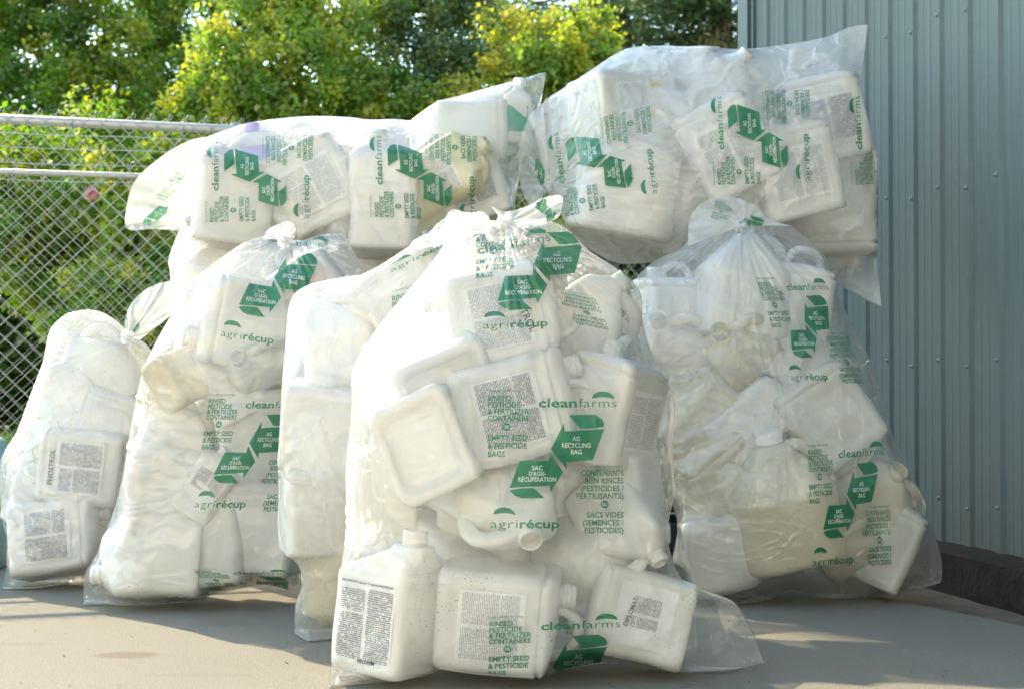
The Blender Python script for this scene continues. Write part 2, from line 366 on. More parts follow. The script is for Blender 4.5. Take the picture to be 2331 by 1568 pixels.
lp(obj('end_wall', mb.me('end_wall', M['wallpaint']), bld))
mb = MB(); mb.add([WP(-6.2, H, .3), WP(1.9, H, .3), WP(1.9, H + 1.2, -3.5), WP(-6.2, H + 1.2, -3.5), WP(-6.2, H - .06, .3), WP(1.9, H - .06, .3), WP(1.9, H, -7.3), WP(-6.2, H, -7.3)], [(0, 1, 2, 3), (4, 5, 1, 0), (3, 2, 6, 7)])
lp(obj('roof', mb.me('roof', M['trim']), bld))
# screws: rows read off the photograph
scr = MB(); 
V = []; Fs = []
for j, (zz, rr) in enumerate([(0, .0075), (.003, .0075), (.0035, .0045), (.007, .004), (.0075, .0001)]):
    V += [(rr * math.cos(k * math.pi / 4), rr * math.sin(k * math.pi / 4), zz) for k in range(8)]
Fs = [(j * 8 + k, j * 8 + (k + 1) % 8, (j + 1) * 8 + (k + 1) % 8, (j + 1) * 8 + k) for j in range(4) for k in range(8)]
scm = mesh('screw', V, Fs, mat_plain('screw_paint', (.16, .21, .22), .35, .3), True); q = WN.to_track_quat('Z', 'Y')
nsc = 0
for row in (.265, .75, 1.36, 1.97, 2.58, 3.2):
    for i, s in enumerate(RIBS):
        if s < -.75 or s > 1.5: continue
        o = obj('screw', scm, bld); o.rotation_mode = 'QUATERNION'; o.rotation_quaternion = q
        o.location = WP(s, row + (.012 if i % 2 else -.01), .0115) - BI; nsc += 1
# curb
mb = MB(); nS = 90; V = []
for i in range(nS + 1):
    s = -6 + 7.6 * i / nS
    j = lambda a: (vnoise(np.array([s * 9.0 + a]), np.array([a * 3.3]), 5)[0] - .5)
    V += [WP(s, -.05, .158), WP(s, .02, .158 + .022 * j(1)), WP(s, .10, .156 + .016 * j(2)), WP(s, .118 + .010 * j(3), .148 + .014 * j(4)), WP(s, .126 + .012 * j(5), .07), WP(s, .128 + .01 * j(6), -.05)]
mb.add(V, [(i * 6 + k, (i + 1) * 6 + k, (i + 1) * 6 + k + 1, i * 6 + k + 1) for i in range(nS) for k in range(5)])
cb = obj('curb', mb.me('curb', M['curb'], False)); tag(cb, 'dark earth-stained sill running along the foot of the metal wall', 'curb')

# ---------------------------------------------------------------- chain link fence
FD = Vector((.963, .269, 0)).normalized(); F0 = P(0, 271, 6.15); F0 = Vector((F0.x, F0.y, 0))
zt = P(0, 271, 6.15).z; zm = P(0, 393, 6.15).z
def FP(s, z, o=0): 
    n = Vector((FD.y, -FD.x, 0)); return F0 + FD * s + n * o + Vector((0, 0, z))
def chain(s0, s1, z0, z1, o, dia, wire, seed=0, knuckle=True):
    """each wire is one vertical zigzag that hooks its neighbours, all one mesh"""
    mbw = MB(); hs = dia / 2; nz = int((z1 - z0) / hs); i = 0; s = s0; rr = random.Random(seed)
    while s < s1:
        path = []
        for k in range(nz + 1):
            side = (k + i) % 2
            z = z1 - k * hs; ss = s + (hs * .53 if side else -hs * .53)
            ww = .0022 * (1 if side else -1)
            path.append(FP(ss, z, o + ww + .004 * math.sin(ss * 3 + z * 2)))
        mbw.tube(path, wire, 5, True)
        if knuckle and i % 2 == 0:
            mbw.tube([FP(s - .012, z1 - .004, o), FP(s - .002, z1 + .018, o + .004), FP(s + .008, z1 + .012, o), FP(s + .003, z1 - .006, o - .003)], wire, 5)
        s += hs; i += 1
    return mbw
fence = empty('chain_link_fence', FP(0, 0)); tag(fence, 'galvanised chain-link fence with tube rails along the left, in front of the shrubs', 'fence')
def fl(o, root): o.location = -root.location; return o
fl(obj('chain_mesh', chain(-1.5, 4.2, .03, zt + .03, .026, .0795, .0021).me('chain_mesh', M['wire'], True), fence), fence)
mb = MB(); mb.tube([FP(-1.6, zt), FP(1.5, zt - .004), FP(4.2, zt)], .0215, 14); fl(obj('top_rail', mb.me('top_rail', M['galv'], True), fence), fence)
mb = MB(); mb.tube([FP(-1.6, zm), FP(1.5, zm + .006), FP(4.2, zm)], .0135, 12); fl(obj('middle_rail', mb.me('middle_rail', M['galv'], True), fence), fence)
for s in (-1.6, 1.02, 3.6):
    mb = MB(); mb.tube([FP(s, -.05, -.02), FP(s, zt + .03, -.02)], .026, 12); fl(obj('post', mb.me('post', M['galv'], True), fence), fence)
for s in (.30, .78, 1.0):
    mb = MB(); mb.tube([FP(s + .01 * math.cos(a_) * .2, zt + .025 * math.sin(a_) - .004, .031 * math.cos(a_)) for a_ in [x * math.pi / 5 for x in range(11)]] + [FP(s - .012, zt - .06, .03), FP(s - .03, zt - .085, .03)], .0022, 5)
    fl(obj('tie_wire', mb.me('tie_wire', M['wire'], True), fence), fence)
back = empty('rear_chain_link_fence', FP(0, 0, -.42)); tag(back, 'second chain-link fence with barbed strands standing just behind the railed one', 'fence')
zb = P(0, 418, 6.5).z
fl(obj('chain_mesh', chain(-1.5, 4.4, .03, zb, -.42, .0795, .0013, 3).me('chain_mesh', M['wire'], True), back), back)
for py in (298, 330, 366, 405):
    z = P(0, py, 6.5).z; mb = MB()
    mb.tube([FP(-1.5 + .2 * i, z + .004 * math.sin(i * 1.3), -.42) for i in range(30)], .0022, 5)
    for i in range(42):
        s = -1.4 + .13 * i
        for a_ in (-1, 1):
            if py > 350: mb.tube([FP(s - .008 * a_, z - .016, -.41), FP(s, z, -.415), FP(s + .010 * a_, z + .018, -.42)], .0016, 4)
    fl(obj('barbed_wire', mb.me('barbed_wire', M['wire'], True), back), back)
for s in (-1.3, 1.7, 4.3):
    mb = MB(); mb.tube([FP(s, -.05, -.45), FP(s, P(0, 290, 6.5).z, -.45)], .02, 10); fl(obj('post', mb.me('post', M['galv'], True), back), back)

# ---------------------------------------------------------------- jugs
def ring(cx, cy_, a, b, r, z, n=56):
    """rounded rectangle, n points, equal angle steps along the perimeter"""
    r = min(r, a - 1e-4, b - 1e-4); segs = []
    ax, by = a - r, b - r; per = 4 * ax + 4 * by + 2 * math.pi * r; out = []
    for k in range(n):
        d = (k + .5) / n * per
        for (L, f) in ((2 * ax, lambda u: (-ax + u, -b)), (math.pi * r / 2, lambda u: (ax + r * math.sin(u / r), -by - r * math.cos(u / r))),
                       (2 * by, lambda u: (a, -by + u)), (math.pi * r / 2, lambda u: (ax + r * math.cos(u / r), by + r * math.sin(u / r))),
                       (2 * ax, lambda u: (ax - u, b)), (math.pi * r / 2, lambda u: (-ax - r * math.sin(u / r), by + r * math.cos(u / r))),
                       (2 * by, lambda u: (-a, by - u)), (math.pi * r / 2, lambda u: (-ax - r * math.cos(u / r), -by - r * math.sin(u / r)))):
            if d <= L + 1e-9: x, y = f(d); break
            d -= L
        out.append((cx + x, cy_ + y, z))
    return out
def loft(rings, cap0=True, cap1=True):
    n = len(rings[0]); V = [p for r_ in rings for p in r_]
    Fc = [(i * n + k, i * n + (k + 1) % n, (i + 1) * n + (k + 1) % n, (i + 1) * n + k) for i in range(len(rings) - 1) for k in range(n)]
    if cap0: Fc.append(tuple(range(n - 1, -1, -1)))
    if cap1: Fc.append(tuple((len(rings) - 1) * n + k for k in range(n)))
    return V, Fc
def sm(x): x = max(0, min(1, x)); return x * x * (3 - 2 * x)
def neck_mesh(r, h, cx, cy_, z0, cap):
    mb = MB(); C = lambda rr, z: [(cx + rr * math.cos(2 * math.pi * k / 28), cy_ + rr * math.sin(2 * math.pi * k / 28), z0 + z) for k in range(28)]
    if cap:
        rs = [C(r * 1.0, -.004), C(r * 1.0, .004), C(r * 1.28, .004), C(r * 1.30, .006), C(r * 1.30, h), C(r * 1.26, h + .004), C(r * .9, h + .006), C(r * .2, h + .006)]
        mb.add(*loft(rs, True, True))
    else:
        rs = [C(r * 1.12, -.008), C(r * 1.05, .0)]
        for k in range(3):
            z = .005 + k * (h - .008) / 3
            rs += [C(r, z), C(r * 1.08, z + .002), C(r * 1.08, z + .0035), C(r, z + .0055)]
        rs += [C(r, h - .002), C(r * .99, h), C(r * .88, h), C(r * .84, h - .003), C(r * .84, -.004), C(r * .7, -.012), C(r * .1, -.014)]
        mb.add(*loft(rs, True, False))
    return mb
def label_mesh(w_, h_, x0, z0, y, name, mat, curve=0):
    nx, nz = 8, 8; V = []; uv = []
    for j in range(nz + 1):
        for i in range(nx + 1):
            u, v_ = i / nx, j / nz; x = x0 + (u - .5) * w_
            V.append((x, y + curve * (2 * u - 1) ** 2, z0 + (v_ - .5) * h_)); uv.append((u, v_))
    Fc = [(j * (nx + 1) + i, j * (nx + 1) + i + 1, (j + 1) * (nx + 1) + i + 1, (j + 1) * (nx + 1) + i) for j in range(nz) for i in range(nx)]
    me = mesh(name, V, Fc, mat, True); ul = me.uv_layers.new(name='UV')
    for lp_ in me.loops: ul.data[lp_.index].uv = uv[lp_.vertex_index]
    return me
def body_mesh(kind):
    mb = MB(); S = {}
    if kind == 'square':      # 10 litre square can, arch handle
        a, b, r = .117, .095, .028; rs = []
        for z, k in ((.020, .45), (.020, .62), (.016, .68), (.002, .76), (.0, .90), (.004, .965), (.012, .995)): rs.append(ring(0, 0, a * k, b * k, max(r * k, .01), z))
        for z in np.linspace(.02, .228, 20): rs.append(ring(0, 0, a, b, r, float(z)))
        rs += [ring(0, 0, a - .001, b - .001, r, .230), ring(0, 0, a - .005, b - .005, r, .2315), ring(0, 0, a - .005, b - .005, r, .2355)]
        for u in np.linspace(.1, 1, 9):
            k = 1 - .62 * (u ** 2.0); z = .238 + .034 * math.sin(u * math.pi / 2); rs.append(ring(-.052 * u ** 1.5, 0, a * k, b * (1 - .68 * u ** 2.2), r * max(k, .6), z))
        S = dict(neck=(-.062, 0, .272, .026, .036), handle=[(-.030, 0, .262), (-.022, 0, .296), (.002, 0, .318), (.040, 0, .316), (.068, 0, .296), (.080, 0, .262), (.082, 0, .236)], hr=.0125, front=-b, lab=(.16, .15, 0, .125), h=.31)
        panel = (.086, .028, .212, .0065)
    elif kind == 'tall':      # tall can with a sloping shoulder
        a, b, r = .100, .088, .026; rs = []
        for z, k in ((.010, .35), (.010, .55), (.004, .66), (.0, .78), (.0, .90), (.004, .965), (.012, .995)): rs.append(ring(0, 0, a * k, b * k, max(r * k, .01), z))
        for z in np.linspace(.02, .215, 18): rs.append(ring(0, 0, a, b, r, float(z)))
        for u in np.linspace(.08, 1, 14): rs.append(ring(-.055 * sm(u), 0, a * (1 - .58 * sm(u)), b * (1 - .60 * sm(u)), r, .219 + .075 * u))
        S = dict(neck=(-.055, 0, .293, .028, .036), handle=None, hr=0, front=-b, lab=(.155, .185, 0, .115), h=.33)
        panel = (.082, .018, .212, .003)
    elif kind == 'jug':       # side handle moulded into the upper corner
        a, b, r = .105, .072, .030; rs = []
        for z, k in ((.010, .4), (.009, .6), (.003, .7), (.0, .82), (.001, .92), (.006, .98), (.016, 1.0)): rs.append(ring(0, 0, a * k, b * k, max(r * k, .01), z))
        for z in np.linspace(.024, .150, 13): rs.append(ring(0, 0, a, b, r, float(z)))
        for u in np.linspace(.08, 1, 14):
            s_ = sm(u); w2 = a * (1 - .42 * s_) ; rs.append(ring(-.040 * s_, 0, w2 * (1 - .50 * max(0, u - .62) / .38), b * (1 - .28 * s_) * (1 - .40 * max(0, u - .62) / .38), r, .156 + .112 * u))
        S = dict(neck=(-.040, 0, .268, .024, .030), handle=[(-.020, 0, .252), (.022, 0, .264), (.062, 0, .256), (.082, 0, .226), (.088, 0, .186), (.084, 0, .150)], hr=.0145, front=-b, lab=(.13, .09, -.005, .085), h=.30)
        panel = (.075, .03, .13, .003)
    elif kind == 'slim':      # flat tall bottle, handle rib
        a, b, r = .085, .052, .026; rs = []
        for z, k in ((.008, .4), (.006, .65), (.001, .8), (.0, .9), (.006, .98), (.014, 1.0)): rs.append(ring(0, 0, a * k, b * k, max(r * k, .008), z))
        for z in np.linspace(.02, .225, 18): rs.append(ring(0, 0, a * (1 - (.035 if abs(((z - .05) % .03)) < .012 and z < .13 else 0)), b * (1 - (.05 if abs(((z - .05) % .03)) < .012 and z < .13 else 0)), r, float(z)))
        for u in np.linspace(.1, 1, 8): rs.append(ring(-.018 * u, 0, a * (1 - .70 * u ** 1.8), b * (1 - .50 * u ** 1.8), r * .9, .228 + .040 * u))
        S = dict(neck=(-.018, 0, .268, .023, .030), handle=[(-.002, 0, .262), (.034, 0, .262), (.058, 0, .240), (.064, 0, .200)], hr=.011, front=-b, lab=(.12, .10, 0, .16), h=.30)
        panel = (.06, .14, .21, .002)
    elif kind == 'bottle':    # one litre
        a, b, r = .048, .036, .022; rs = []
        for z, k in ((.004, .5), (.0, .85), (.005, .98), (.012, 1.0)): rs.append(ring(0, 0, a * k, b * k, r * k, z, 40))
        for z in np.linspace(.02, .145, 8): rs.append(ring(0, 0, a, b, r, float(z), 40))
        for u in np.linspace(.12, 1, 7): rs.append(ring(0, 0, a * (1 - .64 * sm(u)), b * (1 - .52 * sm(u)), r * .8, .148 + .042 * u, 40))
        S = dict(neck=(0, 0, .188, .0165, .026), handle=None, hr=0, front=-b, lab=(.070, .085, 0, .08), h=.215)
        panel = None
    else:                     # 'cone': broad-shouldered natural drum
        rs = []
        for z, k in ((.010, .4), (.008, .6), (.001, .75), (.0, .9), (.008, .985), (.02, 1.0)): rs.append(ring(0, 0, .13 * k, .11 * k, .07 * k, z))
        for z in np.linspace(.03, .17, 12): rs.append(ring(0, 0, .13 * (1 - .02 * (z > .1)), .11, .07, float(z)))
        for u in np.linspace(.08, 1, 12): rs.append(ring(0, 0, .13 * (1 - .78 * u ** 1.15), .11 * (1 - .74 * u ** 1.2), .07 * (1 - .7 * u), .17 + .115 * u))
        S = dict(neck=(0, 0, .284, .025, .026), handle=[(.028, 0, .268), (.060, 0, .272), (.092, 0, .248), (.108, 0, .212)], hr=.011, front=-.11, lab=(.11, .09, 0, .09), h=.31)
        panel = None
    V, Fc = loft(rs, True, True)
    if panel:
        px_, z0, z1, dep = panel; V2 = []
        for (x, y, z) in V:
            if abs(y) > b * .9 and abs(x) < px_ and z0 < z < z1 and z > .015:
                e = min((px_ - abs(x)) / .008, (z - z0) / .012, (z1 - z) / .012, 1); y -= math.copysign(dep * max(e, 0), y)
            V2.append((x, y, z))
        V = V2
    V = [(x + .0022 * math.sin(z * 31 + y * 25), y + .0025 * math.sin(x * 29 + z * 37), z) for x, y, z in V]
    mb.add(V, Fc)
    return mb, S
KN = {'square': 'square_jug', 'tall': 'tall_jug', 'jug': 'handled_jug', 'slim': 'flat_jug', 'bottle': 'bottle', 'cone': 'round_jug'}
JB = {}
for kd in KN:
    mb, S = body_mesh(kd); v_, f_ = mb.v, mb.f; JB[kd] = dict(S=S, bv=np.array(v_), bf=f_)
    hm = MB()
    if S['handle']:
        pts = [Vector(p) for p in S['handle']]; den = []
        for i in range(len(pts) - 1):
            p0, p1, p2, p3 = pts[max(i - 1, 0)], pts[i], pts[i + 1], pts[min(i + 2, len(pts) - 1)]
            for u in (0, .25, .5, .75):
                den.append(.5 * ((2 * p1) + (-p0 + p2) * u + (2 * p0 - 5 * p1 + 4 * p2 - p3) * u * u + (-p0 + 3 * p1 - 3 * p2 + p3) * u ** 3))
        den.append(pts[-1]); hm.tube(den, S['hr'], 14, True, 1.35)
    JB[kd]['h'] = hm
    nk = S['neck']; JB[kd]['no'] = neck_mesh(nk[3], nk[4], nk[0], nk[1], nk[2], False); JB[kd]['nc'] = neck_mesh(nk[3], nk[4], nk[0], nk[1], nk[2], True)
    JB[kd]['me'] = {}
def part_mesh(kd, part, mat):
    key = (part, mat); D = JB[kd]['me']
    if key not in D:
        if part == 'body': D[key] = mesh('body', JB[kd]['bv'], JB[kd]['bf'], M[mat], True)
        elif part == 'handle': D[key] = JB[kd]['h'].me('handle', M[mat], True)
        elif part == 'neck': 
            me = JB[kd]['no'].me('neck', M[mat], True); me.materials.append(M['inner']); nf = len(me.polygons)
            for p in me.polygons:
                if p.index >= nf - 28 * 2: p.material_index = 1
            D[key] = me
        elif part == 'cap': D[key] = JB[kd]['nc'].me('cap', M['cap_white'] if mat != 'purple' else M['lab_purple'], False)
        else:
            lw, lh, lx, lz = JB[kd]['S']['lab']; D[key] = label_mesh(lw, lh, lx, lz, JB[kd]['S']['front'] - (.0015 if kd != 'cone' else .001), 'paper_label', M[part], 0)
    return D[key]
def inpoly(x, y, poly):
    ins = np.zeros(x.shape, bool); n = len(poly); j = n - 1
    for i in range(n):
        xi, yi = poly[i]; xj, yj = poly[j]
        c = ((yi > y) != (yj > y)) & (x < (xj - xi) * (y - yi) / (yj - yi + 1e-12) + xi); ins ^= c; j = i
    return ins
def nearest(x, y, poly):
    P_ = np.array(poly, float); Q = np.roll(P_, -1, 0); d = Q - P_
    ap = np.stack([x, y], -1)[:, None, :] - P_[None]; tt = np.clip((ap * d[None]).sum(-1) / (d ** 2).sum(-1)[None], 0, 1)
    c = P_[None] + tt[..., None] * d[None]; dist = ((np.stack([x, y], -1)[:, None] - c) ** 2).sum(-1); k = dist.argmin(1)
    return c[np.arange(len(x)), k]
def jug(kd, px, py, Y, tilt=0, yaw=0, pitch=0, scale=1.0, poly=None, mat='white', cap=False, lab=None, label='', group=None, text=None, flip=False):
    """px,py,Y: where the middle of the body stands; tilt clockwise in the picture; returns obstacle mesh"""
    S = JB[kd]['S']; bv = JB[kd]['bv']; hv = np.array(JB[kd]['h'].v) if JB[kd]['h'].v else np.zeros((0, 3)); nv = np.array((JB[kd]['nc'] if cap else JB[kd]['no']).v)
    allv = np.concatenate([bv, hv, nv]) * np.array([-1 if flip else 1, 1, 1]); c0 = np.array([0, 0, S['h'] / 2])
    scale *= .92
    Rm = Matrix.Rotation(R(tilt), 3, 'Y') @ Matrix.Rotation(R(pitch), 3, 'X') @ Matrix.Rotation(R(yaw), 3, 'Z'); Rn = np.array(Rm)
    ctr = P(px, py, Y)
    for it in range(90):
        Wv = (allv - c0) @ Rn.T * scale + np.array(ctr)
        zmin = Wv[:, 2].min()
        if zmin < .006: ctr.z += .006 - zmin; Wv = Wv + np.array([0, 0, .006 - zmin])
        if poly is None: break
        ux, uy = unproj(Wv); out = ~inpoly(ux, uy, poly)
        if out.sum() == 0: break
        nr = nearest(ux[out], uy[out], poly); dx = nr[:, 0] - ux[out]; dy = nr[:, 1] - uy[out]; m_ = np.hypot(dx, dy); 
        if m_.max() < 8: break
        k = m_.argmax(); ctr += Vector((dx[k] / FPX * Y * .8, 0, -dy[k] / FPX * Y * .8))
        if it > 10: scale *= .985
    root = empty(KN[kd]); root.matrix_world = Matrix.Translation(ctr) @ Rm.to_4x4() @ Matrix.Diagonal((scale, scale, scale, 1)) @ Matrix.Translation((0, 0, -S['h'] / 2))
    tag(root, label, 'bottle' if kd == 'bottle' else 'jug', group)
    obj('body', part_mesh(kd, 'body', mat), root)
    if S['handle']: obj('handle', part_mesh(kd, 'handle', mat), root)
    if cap: obj('cap', part_mesh(kd, 'cap', 'purple' if cap == 'purple' else 'w'), root)
    else: obj('neck', part_mesh(kd, 'neck', mat), root)
    if flip:
        for ch in root.children: ch.scale = (-1, 1, 1)
    if lab: obj('paper_label', part_mesh(kd, lab, 'x'), root)
    if text:
        for (s_, x_, z_, size, ang) in text:
            mt = text_mesh(s_, size, bold=True); mat4 = Matrix.Translation((x_, S['front'] - .0028, z_)) @ Matrix.Rotation(R(ang), 4, 'Y') @ Matrix.Rotation(R(90), 4, 'X')
            me = mesh('lettering', [tuple(mat4 @ Vector((a_, b_, 0))) for a_, b_ in mt[0]], mt[1], M['black_ink']); obj('lettering', me, root)
    Wv = (allv - c0) @ Rn.T * scale + np.array(ctr)
    fcs = list(JB[kd]['bf']) + [tuple(i + len(bv) for i in f) for f in JB[kd]['h'].f] + [tuple(i + len(bv) + len(hv) for i in f) for f in (JB[kd]['nc'] if cap else JB[kd]['no']).f]
    return Wv, fcs, root

# ---------------------------------------------------------------- printed artwork
_TC = {}
def text_mesh(s, size, bold=False, align='LEFT', thin=False, squeeze=1.0):
    key = (s, bold, align, thin)
    if key not in _TC:
        cu = bpy.data.curves.new('t', 'FONT'); cu.body = s; cu.size = 1.0; cu.align_x = align; cu.resolution_u = 2
        cu.offset = .022 if bold else (-.006 if thin else .008); cu.space_character = 1.0 if bold or not thin else 1.08
        o = bpy.data.objects.new('t', cu); COL.objects.link(o); bpy.context.view_layer.update()
        me = o.to_mesh(); vs = [(v.co.x, v.co.y) for v in me.vertices]; fs = [tuple(p.vertices) for p in me.polygons]; o.to_mesh_clear()
        bpy.data.objects.remove(o); bpy.data.curves.remove(cu); _TC[key] = (vs, fs)
    vs, fs = _TC[key]
    return [(a * size * squeeze, b * size) for a, b in vs], fs
def refine(vs, fs, L):
    """triangulate and split edges longer than L so that a print can bend with the film"""
    vs = [tuple(v) for v in vs]; tri = []
    for f in fs:
        for k in range(1, len(f) - 1): tri.append((f[0], f[k], f[k + 1]))
    for _ in range(7):
        cache = {}; new = []; ch = False
        def mid(i, j):
            q = (min(i, j), max(i, j))
            if q not in cache: cache[q] = len(vs); vs.append(((vs[i][0] + vs[j][0]) / 2, (vs[i][1] + vs[j][1]) / 2))
            return cache[q]
        ln = lambda i, j: math.hypot(vs[i][0] - vs[j][0], vs[i][1] - vs[j][1])
        for a, b, c in tri:
            la, lb, lc = ln(a, b) > L, ln(b, c) > L, ln(c, a) > L; n = la + lb + lc
            if n == 0: new.append((a, b, c)); continue
            ch = True
            if n == 3: x, y, z = mid(a, b), mid(b, c), mid(c, a); new += [(a, x, z), (x, b, y), (z, y, c), (x, y, z)]
            else:
                while not (ln(a, b) > L and (n == 1 or ln(b, c) > L)): a, b, c = b, c, a
                x = mid(a, b)
                if n == 1: new += [(a, x, c), (x, b, c)]
                else: y = mid(b, c); new += [(x, b, y), (a, x, y), (a, y, c)]
        tri = new
        if not ch: break
    return vs, tri
ART = {}   # group -> (green verts, faces), (white verts, faces), in the pixel frame of the front bag print
def build_art():
    def T(g, s, x, y, cap, bold=True, align='LEFT', col=0, thin=False, width=None):
        size = cap / .70
        vs, fs = text_mesh(s, size, bold, align, thin)
        if width:
            xs = [p[0] for p in vs]; k = width / (max(xs) - min(xs)); vs = [(a * k, b) for a, b in vs]
        ART.setdefault(g, [([], []), ([], [])])
        V, Fc = ART[g][col]; n = len(V); V += [(x + a, y - b) for a, b in vs]; Fc += [tuple(i + n for i in reversed(f)) for f in fs]
    def Pg(g, pts, L=9, col=0):
        import mathutils
        tri = mathutils.geometry.tessellate_polygon([[Vector((a, b, 0)) for a, b in pts]])
        vs, fs = refine(pts, tri, L)
        ART.setdefault(g, [([], []), ([], [])]); V, Fc = ART[g][col]; n = len(V); V += vs; Fc += [tuple(i + n for i in f) for f in fs]
    def disc(g, x, y, r): 
        Pg(g, [(x + r * math.cos(k * math.pi / 9), y + r * math.sin(k * math.pi / 9)) for k in range(18)])
    def dome(g, x, y, w_, h_):
        Pg(g, [(x - w_ / 2, y), (x - w_ * .42, y - h_ * .55), (x - w_ * .25, y - h_ * .9), (x, y - h_), (x + w_ * .25, y - h_ * .85), (x + w_ * .42, y - h_ * .45), (x + w_ / 2, y + h_ * .1), (x + w_ * .25, y - h_ * .12), (x, y - h_ * .2), (x - w_ * .25, y - h_ * .12)])
    T('left', 'To be used only for storing:', 1108, 891, 6.2, False, width=78)
    for s, y, wd in (('RINSED', 912, 52), ('PESTICIDE', 927, 74), ('& FERTILIZER', 942, 95), ('CONTAINERS', 957, 93), ('EMPTY SEED', 1002, 90), ('& PESTICIDE', 1020, 89), ('BAGS', 1039, 39)): T('left', s, 1110, y, 12.5, True, width=wd)
    disc('left', 1152, 971, 9); T('left', 'OR', 1152, 975, 8, True, 'CENTER', 1, width=12)
    T('right', 'À utiliser seulement pour :', 1420, 1063, 6.2, False, 'RIGHT', width=74)
    for s, y, wd in (('CONTENANTS', 1082, 97), ('BIEN RINCÉS', 1099, 88), ('(PESTICIDES /', 1117, 98), ('FERTILISANTS)', 1134, 107), ('SACS VIDES', 1177, 84), ('(SEMENCES /', 1195, 94), ('PESTICIDES)', 1212, 88)): T('right', s, 1420, y, 12.5, True, 'RIGHT', width=wd)
    disc('right', 1376, 1147, 9); T('right', 'OU', 1376, 1151, 8, True, 'CENTER', 1, width=12)
    T('clean', 'clean', 1225, 926, 20, True, width=88); T('clean', 'farms', 1317, 926, 20, False, thin=True, width=86); dome('clean', 1373, 906, 52, 16)
    T('agri', 'agri', 1115, 1201, 20, False, thin=True, width=62); T('agri', 'récup', 1181, 1201, 20, True, width=91); dome('agri', 1148, 1170, 52, 16)
    Pg('ag', [(1254.4, 1021.5), (1283.2, 962.7), (1285.4, 981), (1375.5, 975.8), (1349.4, 1046.8), (1289.3, 1049.8), (1289.7, 1066)])
    Pg('ag', [(1295, 944), (1356, 943), (1370, 953), (1375.5, 963), (1374.6, 970.5), (1350, 974), (1321, 975)])
    Pg('sac', [(1281.9, 1073.8), (1252.7, 1119.5), (1251, 1104.6), (1160, 1109.5), (1183.9, 1047.6), (1250.5, 1048.5), (1252.7, 1029.3)])
    Pg('sac', [(1161, 1117), (1165, 1113.5), (1190, 1110), (1216, 1110), (1240, 1133), (1186, 1133), (1172, 1127)])
    for s, y, wd in (('AG', 1003, 17), ('RECYCLING', 1018, 66), ('BAG', 1033, 25)): T('ag', s, 1312, y, 10.5, True, 'CENTER', 1, width=wd)
    for s, y, wd in (('SAC', 1069, 24), ('D’AGRI-', 1082, 38), ('RÉCUPÉRATION', 1095, 86)): T('sac', s, 1223, y, 9.8, True, 'CENTER', 1, width=wd)
    for g in ART:
        for c_ in (0, 1):
            V, Fc = ART[g][c_]
            if V: ART[g][c_] = refine(V, Fc, 9)
build_art()
K_ = {'R': (1110, 905), 'E': (1112, 997), 'c': (1225, 918), 's': (1402, 922), 'AG': (1310, 1018), 'SAC': (1223, 1080), 'a': (1115, 1193), 'p': (1272, 1190), 'C': (1323, 1077), 'D': (1420, 1205), 'T': (1420, 1077)}
def affine(anch):
    A = np.array([[*K_[k], 1] for k in anch], float); B = np.array([anch[k] for k in anch], float)
    X, *_ = np.linalg.lstsq(A, B, rcond=None); return X
def put_print(root, bvh, anch, groups=('left', 'right', 'clean', 'agri', 'ag', 'sac'), name='green_print', limit=None):
    """lay the artwork on the film: each vertex falls on the film along the line of view and stands 1.5 mm proud"""
    X = affine(anch) if isinstance(anch, dict) else anch
    NM = dict(left='instruction_print', right='instruction_print', clean='name_print', agri='name_print', ag='arrow_print', sac='arrow_print')
    for g in groups:
        par = root
        for c_ in (0, 1):
            V, Fc = ART[g][c_]
            if not V: continue
            U = np.c_[np.array(V), np.ones(len(V))] @ X; pos = []; ov, of, mp_ = [], [], {}
            for (x, y) in U:
                d_ = (P(x, y, 1.0) - Vector((0, 0, CAMZ))).normalized(); h = bvh.ray_cast(Vector((0, 0, CAMZ)), d_)
                pos.append(None if h[0] is None else (h[0] - d_ * (.0022 + .0016 * c_)))
            for f in Fc:
                if any(pos[i] is None for i in f): continue
                if max((pos[f[a_]] - pos[f[a_ - 1]]).length for a_ in range(3)) > .05: continue
                q = []
                for i in f:
                    if i not in mp_: mp_[i] = len(ov); ov.append(tuple(pos[i]))
                    q.append(mp_[i])
                of.append(tuple(q))
            if of:
                c0 = Vector(np.mean(ov, 0)); o = obj(NM[g] if c_ == 0 else 'white_lettering', mesh('print', [tuple(Vector(p) - c0) for p in ov], of, M['green_ink' if c_ == 0 else 'white_ink'], True), par)
                o.matrix_parent_inverse = par.matrix_world.inverted(); o.location = c0
                if c_ == 0: bpy.context.view_layer.update(); par = o

